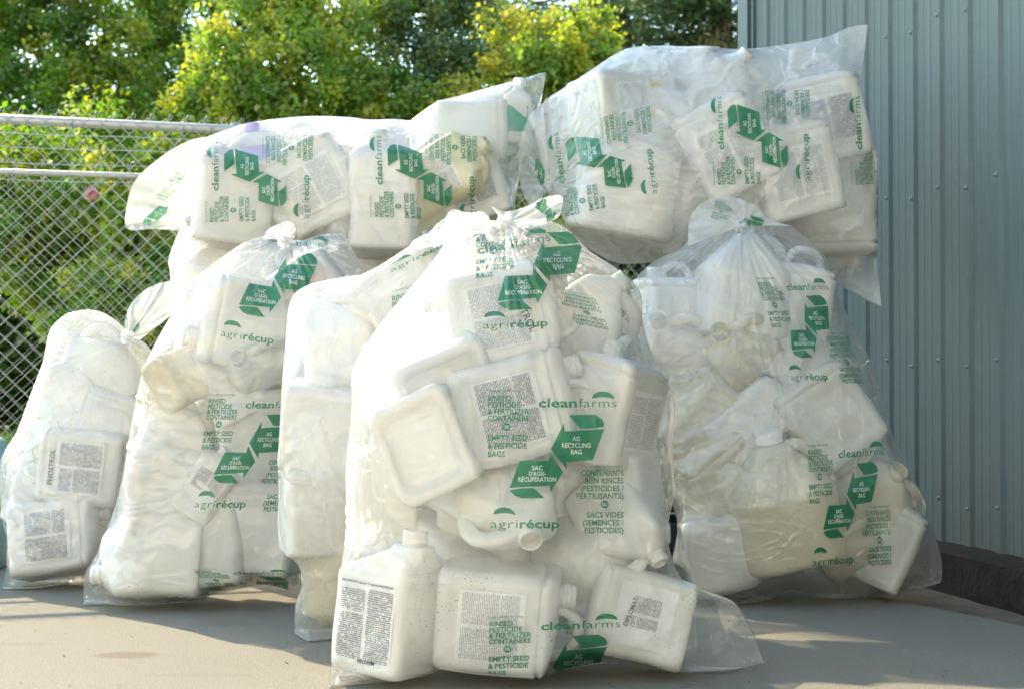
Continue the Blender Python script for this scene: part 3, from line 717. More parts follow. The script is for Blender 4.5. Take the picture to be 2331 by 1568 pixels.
# ---------------------------------------------------------------- bags
def resample(ch, n):
    ch = np.array(ch, float); 
    # smooth by Catmull-Rom, then equal arc length
    pts = []
    for i in range(len(ch) - 1):
        p0, p1, p2, p3 = ch[max(i - 1, 0)], ch[i], ch[i + 1], ch[min(i + 2, len(ch) - 1)]
        for u in np.linspace(0, 1, 8, endpoint=False): pts.append(.5 * (2 * p1 + (p2 - p0) * u + (2 * p0 - 5 * p1 + 4 * p2 - p3) * u * u + (3 * p1 - p0 - 3 * p2 + p3) * u ** 3))
    pts.append(ch[-1]); pts = np.array(pts); s_ = np.r_[0, np.cumsum(np.hypot(*np.diff(pts, axis=0).T))]
    return np.stack([np.interp(np.linspace(0, s_[-1], n), s_, pts[:, k]) for k in (0, 1)], -1)
def grid_of(left, right, bottom, top, nu, nv):
    L, Rr, B, T_ = resample(left, nv), resample(right, nv), resample(bottom, nu), resample(top, nu)
    u = np.linspace(0, 1, nu)[None, :, None]; v_ = np.linspace(0, 1, nv)[:, None, None]
    G = (1 - u) * L[:, None] + u * Rr[:, None] + (1 - v_) * B[None] + v_ * T_[None] - ((1 - u) * (1 - v_) * B[0] + u * (1 - v_) * B[-1] + (1 - u) * v_ * T_[0] + u * v_ * T_[-1])
    for _ in range(300): G[1:-1, 1:-1] = .25 * (G[2:, 1:-1] + G[:-2, 1:-1] + G[1:-1, 2:] + G[1:-1, :-2])
    return G
def membrane(ob, cap, press, levels=(8, 4, 2, 1)):
    """the taut sheet over the obstacle: h >= ob, h <= cap, slight pressure, fixed rim"""
    nv, nu = ob.shape; h = None
    for st in levels:
        jv = np.unique(np.r_[np.arange(0, nv, st), nv - 1]); ju = np.unique(np.r_[np.arange(0, nu, st), nu - 1])
        o = ob[np.ix_(jv, ju)]; cp = cap[np.ix_(jv, ju)]
        if h is None: h = np.zeros_like(o)
        else:
            hi = np.stack([np.interp(ju, pju, r_) for r_ in h]); h = np.stack([np.interp(jv, pjv, c_) for c_ in hi.T]).T
        q = press * (st / nu) ** 2 * 4
        for _ in range(140 if st > 1 else 60):
            m_ = .25 * (h[2:, 1:-1] + h[:-2, 1:-1] + h[1:-1, 2:] + h[1:-1, :-2]) + q
            h[1:-1, 1:-1] = np.minimum(np.maximum(m_, o[1:-1, 1:-1]), cp[1:-1, 1:-1])
        pju, pjv = ju, jv
    return h
GRAV = {}
def where_in(x, y, poly, used):
    fx = (x - poly[:, 0].min()) / np.ptp(poly[:, 0]); fy = (y - poly[:, 1].min()) / np.ptp(poly[:, 1])
    return ('at its top', 'in its upper part', 'at mid height', 'in its lower part', 'near its bottom')[min(4, int(fy * 5))] + ' ' + ('far left', 'left of centre', 'right of centre', 'far right')[min(3, int(fx * 4))]
def bag(name, label, left, right, bottom, top, Y0, lean, jugs, film, seed, nu=170, nv=190, press=.10, prints=(), knots=(), filler=(0, .1), glabel='', thick=.26, wr=1.0, bagname='the bag'):
    G = grid_of(left, right, bottom, top, nu, nv)
    poly = np.concatenate([G[0], G[1:, -1], G[-1, ::-1][1:], G[::-1, 0][1:-1]])
    pyb = G[..., 1].max()
    seam = np.minimum(Y0 + lean * (pyb - G[..., 1]) / FPX * Y0, YG(G[..., 1], .004) - .004)
    pl = [tuple(p) for p in poly[::3]]
    obs_v, obs_f, roots = [], [], []
    for J in jugs:
        J = dict(J); J.setdefault('scale', 1.0)
        Y = Y0 + lean * (pyb - J['py']) / FPX * Y0 + J.pop('dy', 0); J['label'] = J['label']
        Wv, fc, r_ = jug(Y=Y, poly=pl, **J); n0 = sum(len(a) for a in obs_v); obs_v.append(Wv); obs_f += [tuple(i + n0 for i in f) for f in fc]; roots.append(r_)
    # filler jugs, deeper in the bag
    nf, dyf = filler; rr = random.Random(seed * 31 + 5); cnt = 0; tries = 0; used = []
    while cnt < nf and tries < 400:
        tries += 1; x = rr.uniform(poly[:, 0].min(), poly[:, 0].max()); y = rr.uniform(poly[:, 1].min(), poly[:, 1].max())
        if not inpoly(np.array([x]), np.array([y]), pl)[0]: continue
        nr = nearest(np.array([x]), np.array([y]), pl)[0]
        if math.hypot(nr[0] - x, nr[1] - y) < 75: continue
        if any(math.hypot(a_ - x, b_ - y) < 90 for a_, b_ in used) or any(math.hypot(J_['px'] - x, J_['py'] - y) < 75 for J_ in jugs): continue
        used.append((x, y)); Y = Y0 + lean * (pyb - y) / FPX * Y0 + dyf
        Wv, fc, r_ = jug(rr.choice(['tall', 'jug', 'slim', 'square']), x, y, Y, rr.uniform(-180, 180), rr.uniform(-60, 60), rr.uniform(-50, 50), rr.uniform(.85, 1.05), poly=pl,
                         label='white jug deep inside ' + bagname + ', blurred, ' + where_in(x, y, poly, used), group='jugs deep inside ' + bagname)
        n0 = sum(len(a) for a in obs_v); obs_v.append(Wv); obs_f += [tuple(i + n0 for i in f) for f in fc]; cnt += 1
    bv = BVHTree.FromPolygons([tuple(p) for p in np.concatenate(obs_v)], obs_f)
    O = Vector((0, 0, CAMZ)); obF = np.full((nv, nu), -9.0); obB = np.full((nv, nu), -9.0)
    D1 = Pn(G[..., 0], G[..., 1], 1.0) - np.array([0, 0, CAMZ])
    for j in range(1, nv - 1):
        for i in range(1, nu - 1):
            d_ = Vector(D1[j, i]); L_ = d_.length; dn = d_ / L_
            hh = bv.ray_cast(O, dn, 12)
            if hh[0] is None: continue
            obF[j, i] = seam[j, i] - hh[0].y + .003
            hb = bv.ray_cast(O + d_ * 8, -dn, 12)
            if hb[0] is not None: obB[j, i] = hb[0].y - seam[j, i] + .003
    capF = np.full((nv, nu), 9.0); capB = np.maximum(YG(G[..., 1], .003) - .003 - seam, 0) 
    e = np.minimum.outer(np.minimum(np.arange(nv), np.arange(nv)[::-1]), np.full(nu, 999)); e2 = np.minimum(np.arange(nu), np.arange(nu)[::-1])[None]; edge = np.minimum(e, e2).astype(float)
    hF = membrane(obF, capF, press); hB = membrane(np.minimum(obB, capB), capB, press)
    # taut ridges: straight folds spanned between contact points
    for st in (9, 5, 3):
        for (a_, b_) in ((st, st), (st, -st), (0, st), (st, 0), (st, st // 2)):
            h2 = hF.copy(); S0 = np.roll(hF, (a_, b_), (0, 1)); S1 = np.roll(hF, (-a_, -b_), (0, 1))
            h2 = np.maximum(hF, .5 * (S0 + S1)); mk = edge > abs(st) + 1; hF = np.where(mk, hF + (h2 - hF) * .75, hF)
    gap = np.clip((hF - obF) / .02, 0, 1)
    # creases: long ridged folds, larger where the film hangs free; gathers converge on the knots
    gx, gy = G[..., 0], G[..., 1]; wrk = np.zeros_like(gx)
    for k, (ang, sx_, sy_, am) in enumerate(((35, 70, 260, .0075), (-48, 52, 210, .0065), (80, 45, 200, .005), (5, 30, 120, .003), (-20, 16, 60, .0014))):
        ca, sa = math.cos(R(ang + seed * 13)), math.sin(R(ang + seed * 13)); wx = (vnoise(gx / 90, gy / 90, seed + k) - .5) * 60
        q = vnoise((gx * ca + gy * sa + wx) / sx_ + 20, (-gx * sa + gy * ca) / sy_ + 20, seed * 7 + k); r1 = 1 - np.abs(2 * q - 1); wrk += am * (r1 ** 3 - .25)
    wrk *= (.14 + .9 * gap) * wr
    for (kx, ky, rad, am, nf_) in knots:
        dx, dy = gx - kx, gy - ky; rr_ = np.hypot(dx, dy) + 1; th = np.arctan2(dy, dx)
        f1 = vnoise(th * nf_ / 2 + 30 + (vnoise(gx / 60, gy / 60, seed + 3) - .5), rr_ / 150 + 3, seed + 9); f2 = vnoise(th * nf_ + 9, rr_ / 90, seed + 19)
        wrk += am * ((1 - np.abs(2 * f1 - 1)) ** 2 - .3 + .5 * ((1 - np.abs(2 * f2 - 1)) ** 2 - .3)) * np.exp(-(rr_ / rad) ** 2) * .6
    wrk *= np.clip(edge / 5, 0, 1)
    hF = np.maximum(hF + wrk, np.where(edge > 0, np.maximum(obF, 0), 0)); hB = np.minimum(np.maximum(hB + wrk * .6, 0), capB)
    YF = np.minimum(seam - hF, YG(G[..., 1], .003) - .003); YB = seam + hB
    VF = Pn(gx, gy, YF).reshape(-1, 3); VB = Pn(gx, gy, YB).reshape(-1, 3)
    idx = np.arange(nu * nv).reshape(nv, nu); bidx = idx + nu * nv; bidx = np.where(edge == 0, idx, bidx)
    qf = [(int(idx[j, i]), int(idx[j, i + 1]), int(idx[j + 1, i + 1]), int(idx[j + 1, i])) for j in range(nv - 1) for i in range(nu - 1)]
    qb = [(int(bidx[j, i]), int(bidx[j + 1, i]), int(bidx[j + 1, i + 1]), int(bidx[j, i + 1])) for j in range(nv - 1) for i in range(nu - 1)]
    allV = np.concatenate([VF, VB]); ctr = Vector(allV.mean(0)); ctr.z = max(0, float(allV[:, 2].min()))
    root = empty(name, ctr); tag(root, label, 'bag'); bpy.context.view_layer.update()
    me_f = mesh('film', allV, qf + qb, film, True); gpv = np.clip((hF - obF - .003) / .05, 0, 1); at = me_f.attributes.new('gap', 'FLOAT', 'POINT'); at.data.foreach_set('value', np.concatenate([gpv.ravel(), np.full(gpv.size, .6)]).astype(np.float32))
    f_o = obj('film', me_f, root); f_o.matrix_parent_inverse = root.matrix_world.inverted()
    fb = BVHTree.FromPolygons([tuple(p) for p in VF], qf)
    for pr in prints: put_print(root, fb, *pr)
    GRAV[name] = (root, fb)
    return root, fb
def tail(root, knot, ends, Y, dY, film, seed, nm='tied_tail', nr=26, nt=60, ruff=.02, spread=1.0, prints=()):
    """gathered end of the bag beyond its knot: a ruffled fan from the knot to the free edge"""
    E = resample(ends, nt); V = []; k = np.array(knot, float)
    for i in range(nr):
        u = i / (nr - 1)
        for j in range(nt):
            p = k + (E[j] - k) * (u ** .9) ; th = j / (nt - 1)
            off = ruff * min(1, u * 1.6) * (math.sin(th * 26 + seed) + .6 * math.sin(th * 47 + seed * 2 + u * 3)) + .02 * (float(vnoise(np.array([p[0] / 30.]), np.array([p[1] / 30.]), seed)[0]) - .5)
            V.append(P(p[0], p[1], Y + dY * u - off))
    fc = [(i * nt + j, i * nt + j + 1, (i + 1) * nt + j + 1, (i + 1) * nt + j) for i in range(nr - 1) for j in range(nt - 1)]
    o = obj(nm, mesh(nm, V, fc, film, True), root); o.matrix_parent_inverse = root.matrix_world.inverted()
    kb = MB(); c0 = P(knot[0], knot[1], Y)
    for q in range(3):
        a0 = q * 1.1 + seed; rr_ = .016
        kb.tube([c0 + Vector((rr_ * math.cos(a_) * math.cos(a0), rr_ * math.sin(a_), rr_ * math.cos(a_) * math.sin(a0) * 1.1)) for a_ in [x * math.pi / 8 for x in range(14)]], [.009 + .003 * math.sin(x * 1.7 + q) for x in range(14)], 8)
    ko = obj('knot', kb.me('knot', film, True), root); ko.matrix_parent_inverse = root.matrix_world.inverted()
    fb = BVHTree.FromPolygons([tuple(p) for p in V], fc)
    for pr in prints: put_print(root, fb, *pr)
    return o
def J(kd, px, py, tilt, yaw, pitch, scale, label, dy=0, **kw):
    d = dict(kd=kd, px=px, py=py, tilt=tilt, yaw=yaw, pitch=pitch, scale=scale, label=label, dy=dy); d.update(kw); return d

FM = dict(front=mat_film('film_front', .13, 1, 1.3, .4), c=mat_film('film_middle', .28, 2, .8, .2), b=mat_film('film_b', .18, 3), a=mat_film('film_a', .22, 4),
          e=mat_film('film_e', .19, 5, .6), g=mat_film('film_g', .36, 6, .6), f=mat_film('film_f', .33, 7, .5), d=mat_film('film_d', .21, 8, 1.0), t=mat_film('film_gathered', 1.05, 9, .4))

# ======== the front bag
PH = [('PHOSTROL', .02, .165, .026, 0)]
front, ffb = bag('recycling_bag', 'large clear recycling bag in front, standing nearest on sunlit concrete with a twisted top', 
 [(748,1562),(762,1440),(775,1300),(790,1180),(786,1080),(800,930),(803,840),(850,760),(905,690),(965,620),(1008,560),(1022,502)],
 [(1740,1506),(1715,1440),(1668,1368),(1560,1325),(1525,1250),(1520,1190),(1535,1120),(1530,1000),(1538,940),(1525,870),(1490,820),(1465,740),(1455,660),(1400,610),(1340,570),(1295,525),(1265,508)],
 [(748,1562),(800,1558),(860,1553),(960,1540),(1010,1520),(1060,1532),(1150,1540),(1230,1540),(1300,1520),(1400,1508),(1500,1528),(1640,1528),(1690,1520),(1740,1506)],
 [(1022,502),(1060,484),(1100,500),(1125,530),(1175,500),(1230,500),(1265,508)],
 3.45, .06, [
 J('tall',878,1388,5,-32,0,1.12,'upright white jug with fine print, bottom left corner of the front bag',-.13,lab='lab_dense',text=[('PHOSTROL® Fungicide / Fongicide PHOSTROL®',-.072,.203,.0070,0),('BELCHIM',-.01,.028,.012,0)],flip=True),
 J('square',1150,1440,95,6,4,1.12,'soil-flecked white jug lying at the bottom centre of the front bag, mouth to the right',-.14,lab='lab_grey',mat='white'),
 J('square',1550,1438,-76,10,0,1.02,'white jug lying in the right bottom corner of the front bag, mouth pointing left',-.06,lab='lab_small',text=[('DIPLOMAT',-.035,.165,.016,10)]),
 J('square',985,1000,66,0,-84,1.12,'white jug with its recessed base turned to the viewer, left middle of the front bag',-.13),
 J('square',925,810,-52,30,-62,1.12,'white jug tipped with its base corner outward, upper left of the front bag',-.06),
 J('square',1190,925,76,0,0,1.12,'white jug lying with a wide grey fine print label, centre of the front bag',-.13,lab='lab_dense'),
 J('square',1165,715,78,0,0,1.05,'white jug under the upper arrows of the front bag, black lettering on its label',-.09,lab='lab_grey',text=[('PHOSTROL',-.06,.16,.024,-15)]),
 J('jug',1150,1150,168,0,62,1.2,'white jug with its round open mouth, over the green agri lettering of the front bag',-.14,mat='white'),
 J('cone',1360,1270,38,20,25,1.1,'bulging white jug low on the right of the front bag, above the two lying jugs',-.01,cap=False),
 J('square',1440,890,12,58,0,1.05,'white jug with its narrow side outward behind bright creases, right edge of the front bag',-.06,lab='lab_grey'),
 J('jug',1370,690,55,0,0,1.05,'white jug just under the French text at the upper right of the front bag',.02),
 J('slim',852,1120,4,25,0,1.05,'narrow white jug standing above the labelled jug at the left edge of the front bag',-.02),
 J('square',1110,1275,178,10,0,1.05,'hazy white jug behind the neck of the labelled jug, lower middle of the front bag',.06),
 J('slim',1470,1110,-8,60,0,1.1,'white jug pressed edgewise against the lower right side of the front bag',-.03),
 J('jug',1340,830,60,0,0,1.0,'white jug whose hollow handle shows beside the labelled jug, upper middle of the front bag',.03),
 J('jug',1070,880,-50,0,-30,.9,'white jug with a looped handle, left of the grey label in the front bag',-.04),
 J('jug',1420,1200,150,20,30,.95,'small white jug with an open mouth at the right side of the front bag',-.08),
 J('square',1320,1130,10,20,10,1.05,'hazy white jug behind the French text of the front bag',.08),
 ], FM['front'], 1, 220, 250, press=.09, knots=[(1150,500,330,.022,30),(1740,1506,150,.006,22),(748,1562,130,.008,22)], filler=(6,.05), bagname='the front bag',
 prints=[(dict(R=(1110,905),E=(1112,997),c=(1225,918),s=(1402,922),AG=(1310,1018),SAC=(1223,1080),a=(1115,1193),p=(1272,1190),C=(1323,1077),D=(1420,1205)),),
         (dict(R=(1113,1414),c=(1233,1430),s=(1408,1424),E=(1112,1505),AG=(1316,1508)),),
         (dict(SAC=(1190,655),a=(1099,764),p=(1249,755),AG=(1268,598)),('sac','ag')), (dict(a=(1098,742),p=(1245,733),AG=(1262,590)),('agri',)),
         (dict(R=(1083,520),E=(1085,598),c=(1194,520)),('left',)), (dict(C=(1277,668),D=(1385,748),T=(1358,684)),('right',)), (dict(c=(1085,572),s=(1252,545),AG=(1185,650)),('clean',))])
tail(front,(1148,512),[(1118,470),(1150,482),(1200,470),(1235,452),(1278,447),(1274,490),(1235,512),(1200,520)],3.40,.03,FM['t'],2,ruff=.012,
 prints=[(dict(R=(1190,560),c=(1200,500),E=(1235,555),a=(1290,560)),('left','sac','ag','agri'))])
tail(front,(1125,528),[(1024,540),(1012,505),(1030,478),(1065,485),(1095,482),(1112,492)],3.38,-.02,FM['t'],5,nm='gathered_neck',ruff=.012)
# ======== middle-left bag behind it
c_, cfb = bag('recycling_bag', "cloudy bag half hidden behind the front bag's left side, its soiled tip on the ground",
 [(672,1440),(672,1380),(690,1300),(640,1240),(632,1100),(640,900),(648,800),(660,690),(700,650),(790,630)],
 [(810,1445),(900,1400),(960,1200),(1000,1000),(1060,700),(1080,560),(1062,492)],
 [(672,1440),(700,1457),(740,1455),(810,1445)],
 [(790,630),(850,620),(890,590),(960,545),(1010,500),(1062,492)],
 3.93, .05, [
 J('square',735,975,97,8,0,1.12,'plain white jug lying flat across the middle of the cloudy bag behind the front bag',-.07),
 J('square',700,1160,0,20,0,.95,'white jug with an open threaded neck, below the flat lying one in the cloudy bag',-.07),
 J('square',800,1150,2,-20,0,.95,'white jug with a barcode label beside the open-necked one in the cloudy bag',-.02,lab='lab_grey'),
 J('slim',735,1330,176,25,0,1.05,'upside-down soiled jug filling the bottom tip of the cloudy bag',-.05,mat='dirty'),
 J('jug',770,770,-8,0,0,1.05,'white jug showing its long hollow handle, top left of the cloudy bag',-.05),
 J('square',950,640,60,0,0,1.0,'hazy white jug under the tilted green lettering of the cloudy bag',-.02),
 J('square',870,850,20,20,0,1.05,'hazy white jug in the cloudy bag, seen just left of the front bag',.02),
 ], FM['c'], 2, 130, 190, press=.08, knots=[(1040,500,260,.018,24)], filler=(4,.04), bagname='the cloudy middle bag',
 prints=[(dict(a=(888,617),p=(1025,550),SAC=(965,520)),('agri','sac')),(dict(R=(892,680),c=(1000,665),E=(895,770)),('left',))])
tail(c_,(1060,545),[(925,575),(945,545),(1000,520),(1030,490),(1075,500)],3.86,-.03,FM['t'],4,nm='gathered_neck',ruff=.015)
# ======== left-centre bag
b_, bfb = bag('recycling_bag', 'tall printed bag left of the cloudy one, a jug mouth at its bottom left corner',
 [(190,1375),(194,1305),(222,1255),(268,1130),(300,960),(330,830),(400,700),(440,640),(500,590),(560,550),(610,535)],
 [(680,1352),(690,1300),(740,1200),(790,1000),(840,800),(828,640),(786,532)],
 [(190,1375),(240,1375),(330,1378),(430,1365),(520,1345),(600,1330),(680,1352)],
 [(610,535),(650,540),(690,548),(735,534),(786,532)],
 4.42, .08, [
 J('jug',335,1312,-90,16,0,1.25,'white jug lying at the bottom left of the tall printed bag, round mouth facing left',-.10),
 J('square',322,1105,8,22,0,1.3,'tall pale jug standing along the left side of the tall printed bag',-.06,mat='white'),
 J('slim',478,1098,33,0,0,.85,'small white bottle with a grey label tilted under the lower arrows of the printed bag',-.13,lab='lab_dense'),
 J('square',465,1215,-6,0,-12,1.2,'big white jug on the ground side centre of the tall printed bag',-.05),
 J('square',615,1185,5,-10,0,1.15,'white jug at the lower right of the tall printed bag beside the cloudy one',-.05),
 J('slim',420,840,58,0,-60,1.1,'brown-stained jug with a red printed label, upper left of the tall printed bag',-.10,mat='dirty',lab='lab_red'),
 J('jug',600,825,-30,0,72,1.1,'white jug with its open mouth toward the viewer, centre right of the tall printed bag',-.08),
 J('slim',515,850,-25,20,0,1.1,'white wedge-shaped jug between the stained one and the open mouth in the tall printed bag',-.08),
 J('square',505,700,-80,0,18,1.3,'large white jug lying near the top of the tall printed bag behind the upper arrows',-.08),
 J('square',725,670,-35,0,0,1.1,'white jug with a red printed label at the upper right of the tall printed bag',-.06,lab='lab_red',text=[('Merge',-.03,.17,.022,0)]),
 J('jug',415,1010,12,0,0,.95,'white jug with a round white cap left of the lower text of the printed bag',-.02,cap=True),
 J('jug',330,960,-20,10,20,1.0,'white handled jug at the left edge of the printed bag, above the pale one',-.06),
 J('square',590,980,-10,10,0,1.2,'hazy white jug behind the lower green text of the tall printed bag',.0),
 ], FM['b'], 3, 170, 210, press=.09, knots=[(650,530,260,.020,26),(195,1375,110,.008,20)], filler=(6,.04), bagname='the tall printed bag',
 prints=[(dict(R=(476,910),c=(557,925),a=(443,1150),AG=(611,1004),SAC=(534,1052)),),
         (dict(AG=(663,631),SAC=(591,675),a=(505,760),p=(622,773),s=(750,568)),('clean','agri','ag','sac','right')),
         (dict(R=(442,1300),c=(530,1303),AG=(620,1335),s=(660,1306)),('left','clean','ag'))])
tail(b_,(648,545),[(598,545),(612,522),(655,505),(672,520),(668,545)],4.34,-.02,FM['t'],7,ruff=.012)
# ======== far left bag
a_b, afb = bag('recycling_bag', 'unprinted clear bag at the far left, its tied top fanning against the fence',
 [(5,1338),(20,1250),(5,1180),(-2,1060),(38,980),(68,900),(98,820),(115,750),(150,715)],
 [(275,1300),(300,1200),(340,1100),(360,900),(345,800),(300,762)],
 [(5,1338),(60,1340),(140,1330),(215,1315),(275,1300)],
 [(150,715),(200,705),(250,720),(300,762)],
 4.82, .08, [
 J('square',150,1228,82,-14,0,1.15,'white jug with a soiled label lying at the bottom of the far left bag',-.09,lab='lab_dense'),
 J('square',180,1058,-84,0,0,1.15,'white jug with black printed label across the middle of the far left bag',-.08,lab='lab_dense',text=[('PHOSTROL',-.06,.205,.022,0)]),
 J('jug',60,1110,10,35,0,.9,'small white jug with a looped handle at the left edge of the far left bag',-.05),
 J('slim',150,905,18,10,0,1.1,'narrow white jug standing slanted in the upper part of the far left bag',-.06),
 J('jug',230,830,-28,0,0,1.1,'white jug under the knot of the far left bag',-.03),
 J('square',275,960,20,0,0,1.0,'white jug at the right side of the far left bag next to the printed bag',-.02),
 ], FM['a'], 4, 120, 170, press=.08, knots=[(290,765,230,.018,26)], filler=(4,.04), bagname='the far left bag', prints=[])
tail(a_b,(290,768),[(282,735),(300,690),(340,655),(390,640),(420,655),(405,700),(355,745),(320,772)],4.74,.05,FM['t'],9,ruff=.016,
 prints=[(dict(R=(278,760),c=(295,748),a=(286,790)),('left','ag'))])
# ======== bag under the pile
g_, gfb = bag('recycling_bag', 'pale bag squeezed under the long top left bag, seen beside the fence mesh',
 [(420,1280),(400,900),(388,640),(384,590),(412,515)], [(880,1280),(890,900),(1060,640),(1100,540)], [(420,1280),(650,1285),(880,1280)], [(412,515),(700,540),(1100,540)],
 5.12, .0, [
 J('cone',480,585,10,0,0,1.2,'hazy white jug in the back bag directly under the long top left bag',-.10),
 J('square',830,600,20,0,0,1.15,'beige-shadowed white jug in the back bag between the upright jug above and the cloudy bag',-.10),
 J('square',990,560,-30,0,0,1.1,'hazy white jug at the right end of the back bag',-.10),
 J('square',640,620,10,0,0,1.1,'hazy white jug in the middle of the back bag',-.10)],
 FM['g'], 6, 120, 120, press=.09, filler=(3,.05), bagname='the back bag')
# ======== long bag on top, left
e_, efb = bag('recycling_bag', 'long bag lying on top of the pile at the left with a yellow jug inside',
 [(440,560),(426,505),(418,430),(432,360),(472,312)],
 [(1165,500),(1180,420),(1190,360),(1225,260),(1243,165)],
 [(440,560),(520,572),(640,560),(760,560),(820,598),(900,590),(1000,545),(1100,512),(1165,500)],
 [(472,312),(555,283),(640,270),(720,265),(800,268),(835,273),(900,272),(945,272),(990,235),(1060,215),(1150,190),(1215,172),(1243,165)],
 4.98, .0, [
 J('square',520,500,6,18,0,1.2,'large white jug at the left end of the long top bag beside the knot',-.10),
 J('slim',592,372,-6,0,0,1.0,'white jug with a purple label near the top left of the long top bag',-.06,lab='lab_purple',cap='purple'),
 J('square',712,410,-28,0,0,1.25,'white jug with a tilted fine print label left of centre in the long top bag',-.08,lab='lab_grey'),
 J('slim',790,440,4,40,0,1.2,'narrow white jug left of the upright open jug in the long top bag',-.06),
 J('slim',880,445,1,0,0,1.5,'upright white ribbed jug with an open neck, middle of the long top bag',-.16),
 J('slim',1010,405,62,-10,20,1.45,'yellow jug with a grey label lying slanted in the long top bag',-.11,mat='yellow',lab='lab_grey'),
 J('square',1075,262,88,0,0,1.0,'white jug lying in the raised right corner of the long top bag',-.03),
 J('bottle',1195,262,4,0,0,1.15,'small capped bottle with a green label in the pointed corner of the long top bag',-.04,cap=True,lab='lab_green'),
 J('square',1085,420,-20,0,0,1.1,'hazy white jug with a grey label at the right end of the long top bag',-.06,lab='lab_dense'),
 J('jug',690,520,160,0,20,1.0,'upside-down handled jug low in the left half of the long top bag',-.08),
 J('jug',640,500,10,0,0,1.1,'hazy white jug low in the left half of the long top bag',-.02),
 ], FM['e'], 5, 230, 120, press=.07, knots=[(428,500,200,.016,22),(1243,165,120,.006,16)], filler=(6,.04), bagname='the long top bag',
 prints=[(dict(R=(483,503),c=(487,430),s=(505,333),AG=(557,378),SAC=(610,440),a=(702,503),p=(698,398),C=(607,368),D=(705,305)),),
         (dict(R=(856,497),c=(867,415),s=(865,320),AG=(935,370),SAC=(990,430),a=(1075,510),p=(1072,395),C=(985,358),D=(1078,315)),)])
tail(e_,(428,502),[(405,525),(350,522),(290,522),(288,470),(306,415),(350,370),(420,325),(470,312)],4.93,-.02,FM['t'],3,ruff=.010,nt=80,
 prints=[(dict(C=(345,500),D=(400,378),a=(470,420),SAC=(425,470),AG=(392,470),c=(340,520)),('right','ag'))])
# ======== big bag on top, right
f_, fgb = bag('recycling_bag', 'biggest hazy bag piled on top at the right, its corners reaching against the metal wall',
 [(1250,430),(1238,380),(1218,300),(1240,228)],
 [(2008,700),(1998,600),(2000,480),(1998,400),(1985,320),(1965,250),(1958,190),(1968,120),(1976,56)],
 [(1250,430),(1285,505),(1330,560),(1400,598),(1460,600),(1560,590),(1700,600),(1850,620),(1920,655),(1985,690),(2008,700)],
 [(1240,228),(1300,190),(1360,150),(1425,112),(1500,105),(1560,106),(1690,112),(1780,103),(1880,85),(1935,62),(1976,56)],
 4.92, .0, [
 J('square',1400,215,84,0,-30,1.35,'white jug with a yellow and blue label, top left of the big top bag',-.05,lab='lab_yellow'),
 J('jug',1650,225,42,0,20,1.25,'white jug whose open mouth points up beside the upper edge of the big top bag',-.06),
 J('square',1893,255,-12,0,0,1.22,'tall white jug with an arched handle and grey label, upper right of the big bag',-.08,lab='lab_dense'),
 J('square',1640,325,-27,0,0,1.3,'tilted white jug with a pale label behind the clean lettering of the big top bag',-.14,lab='lab_grey'),
 J('square',1800,380,-14,0,0,1.3,'white jug with a printed label behind the lower arrow of the big top bag',-.12,lab='lab_grey'),
 J('slim',1520,460,20,10,0,1.25,'white jug low in the middle of the big top bag',-.10),
 J('cone',1350,450,10,0,0,1.55,'large smooth white jug at the lower left of the big top bag',-.10),
 J('square',1925,415,4,0,0,1.3,'pale jug at the right edge of the big top bag, below the arched handle',-.03),
 J('square',1930,565,178,0,0,1.25,'upside-down jug with a blank label, hanging low against the wall in the big top bag',-.03,lab='lab_blank'),
 J('jug',1810,520,176,0,0,1.1,'pinkish stained jug above the right standing bag, in the big top bag',-.06,mat='pinkish'),
 J('jug',1450,330,-60,0,30,1.15,'white handled jug above the left print of the big top bag',-.10),
 J('square',1500,300,12,10,0,1.3,'hazy white jug in the upper middle of the big top bag',-.03),
 J('jug',1640,500,-40,0,0,1.2,'hazy white jug low in the big top bag, just above the right bag knot',-.05),
 ], FM['f'], 7, 230, 180, press=.11, knots=[(1251,428,240,.02,24),(1976,56,150,.010,18),(2008,700,120,.010,16)], filler=(8,.04), bagname='the big top bag',
 prints=[(dict(R=(1290,492),E=(1337,480),SAC=(1397,392),a=(1490,445),p=(1482,340),C=(1385,328),D=(1472,240),AG=(1345,352)),),
         (dict(R=(1632,422),c=(1652,340),s=(1628,225),AG=(1712,275),SAC=(1768,345),a=(1830,415),p=(1832,305),C=(1755,275),D=(1835,205)),),
         (dict(R=(1945,422),c=(1968,340),s=(1945,225),AG=(2027,275),SAC=(2083,345),a=(2150,415)),('left','clean'))])
tail(f_,(1251,428),[(1262,470),(1235,520),(1215,480),(1190,440),(1182,380),(1184,320),(1205,265),(1236,235)],4.86,.0,FM['t'],6,ruff=.012,nt=70,
 prints=[(dict(R=(1200,470),c=(1215,400),SAC=(1245,440),AG=(1228,412)),('ag','sac'))])
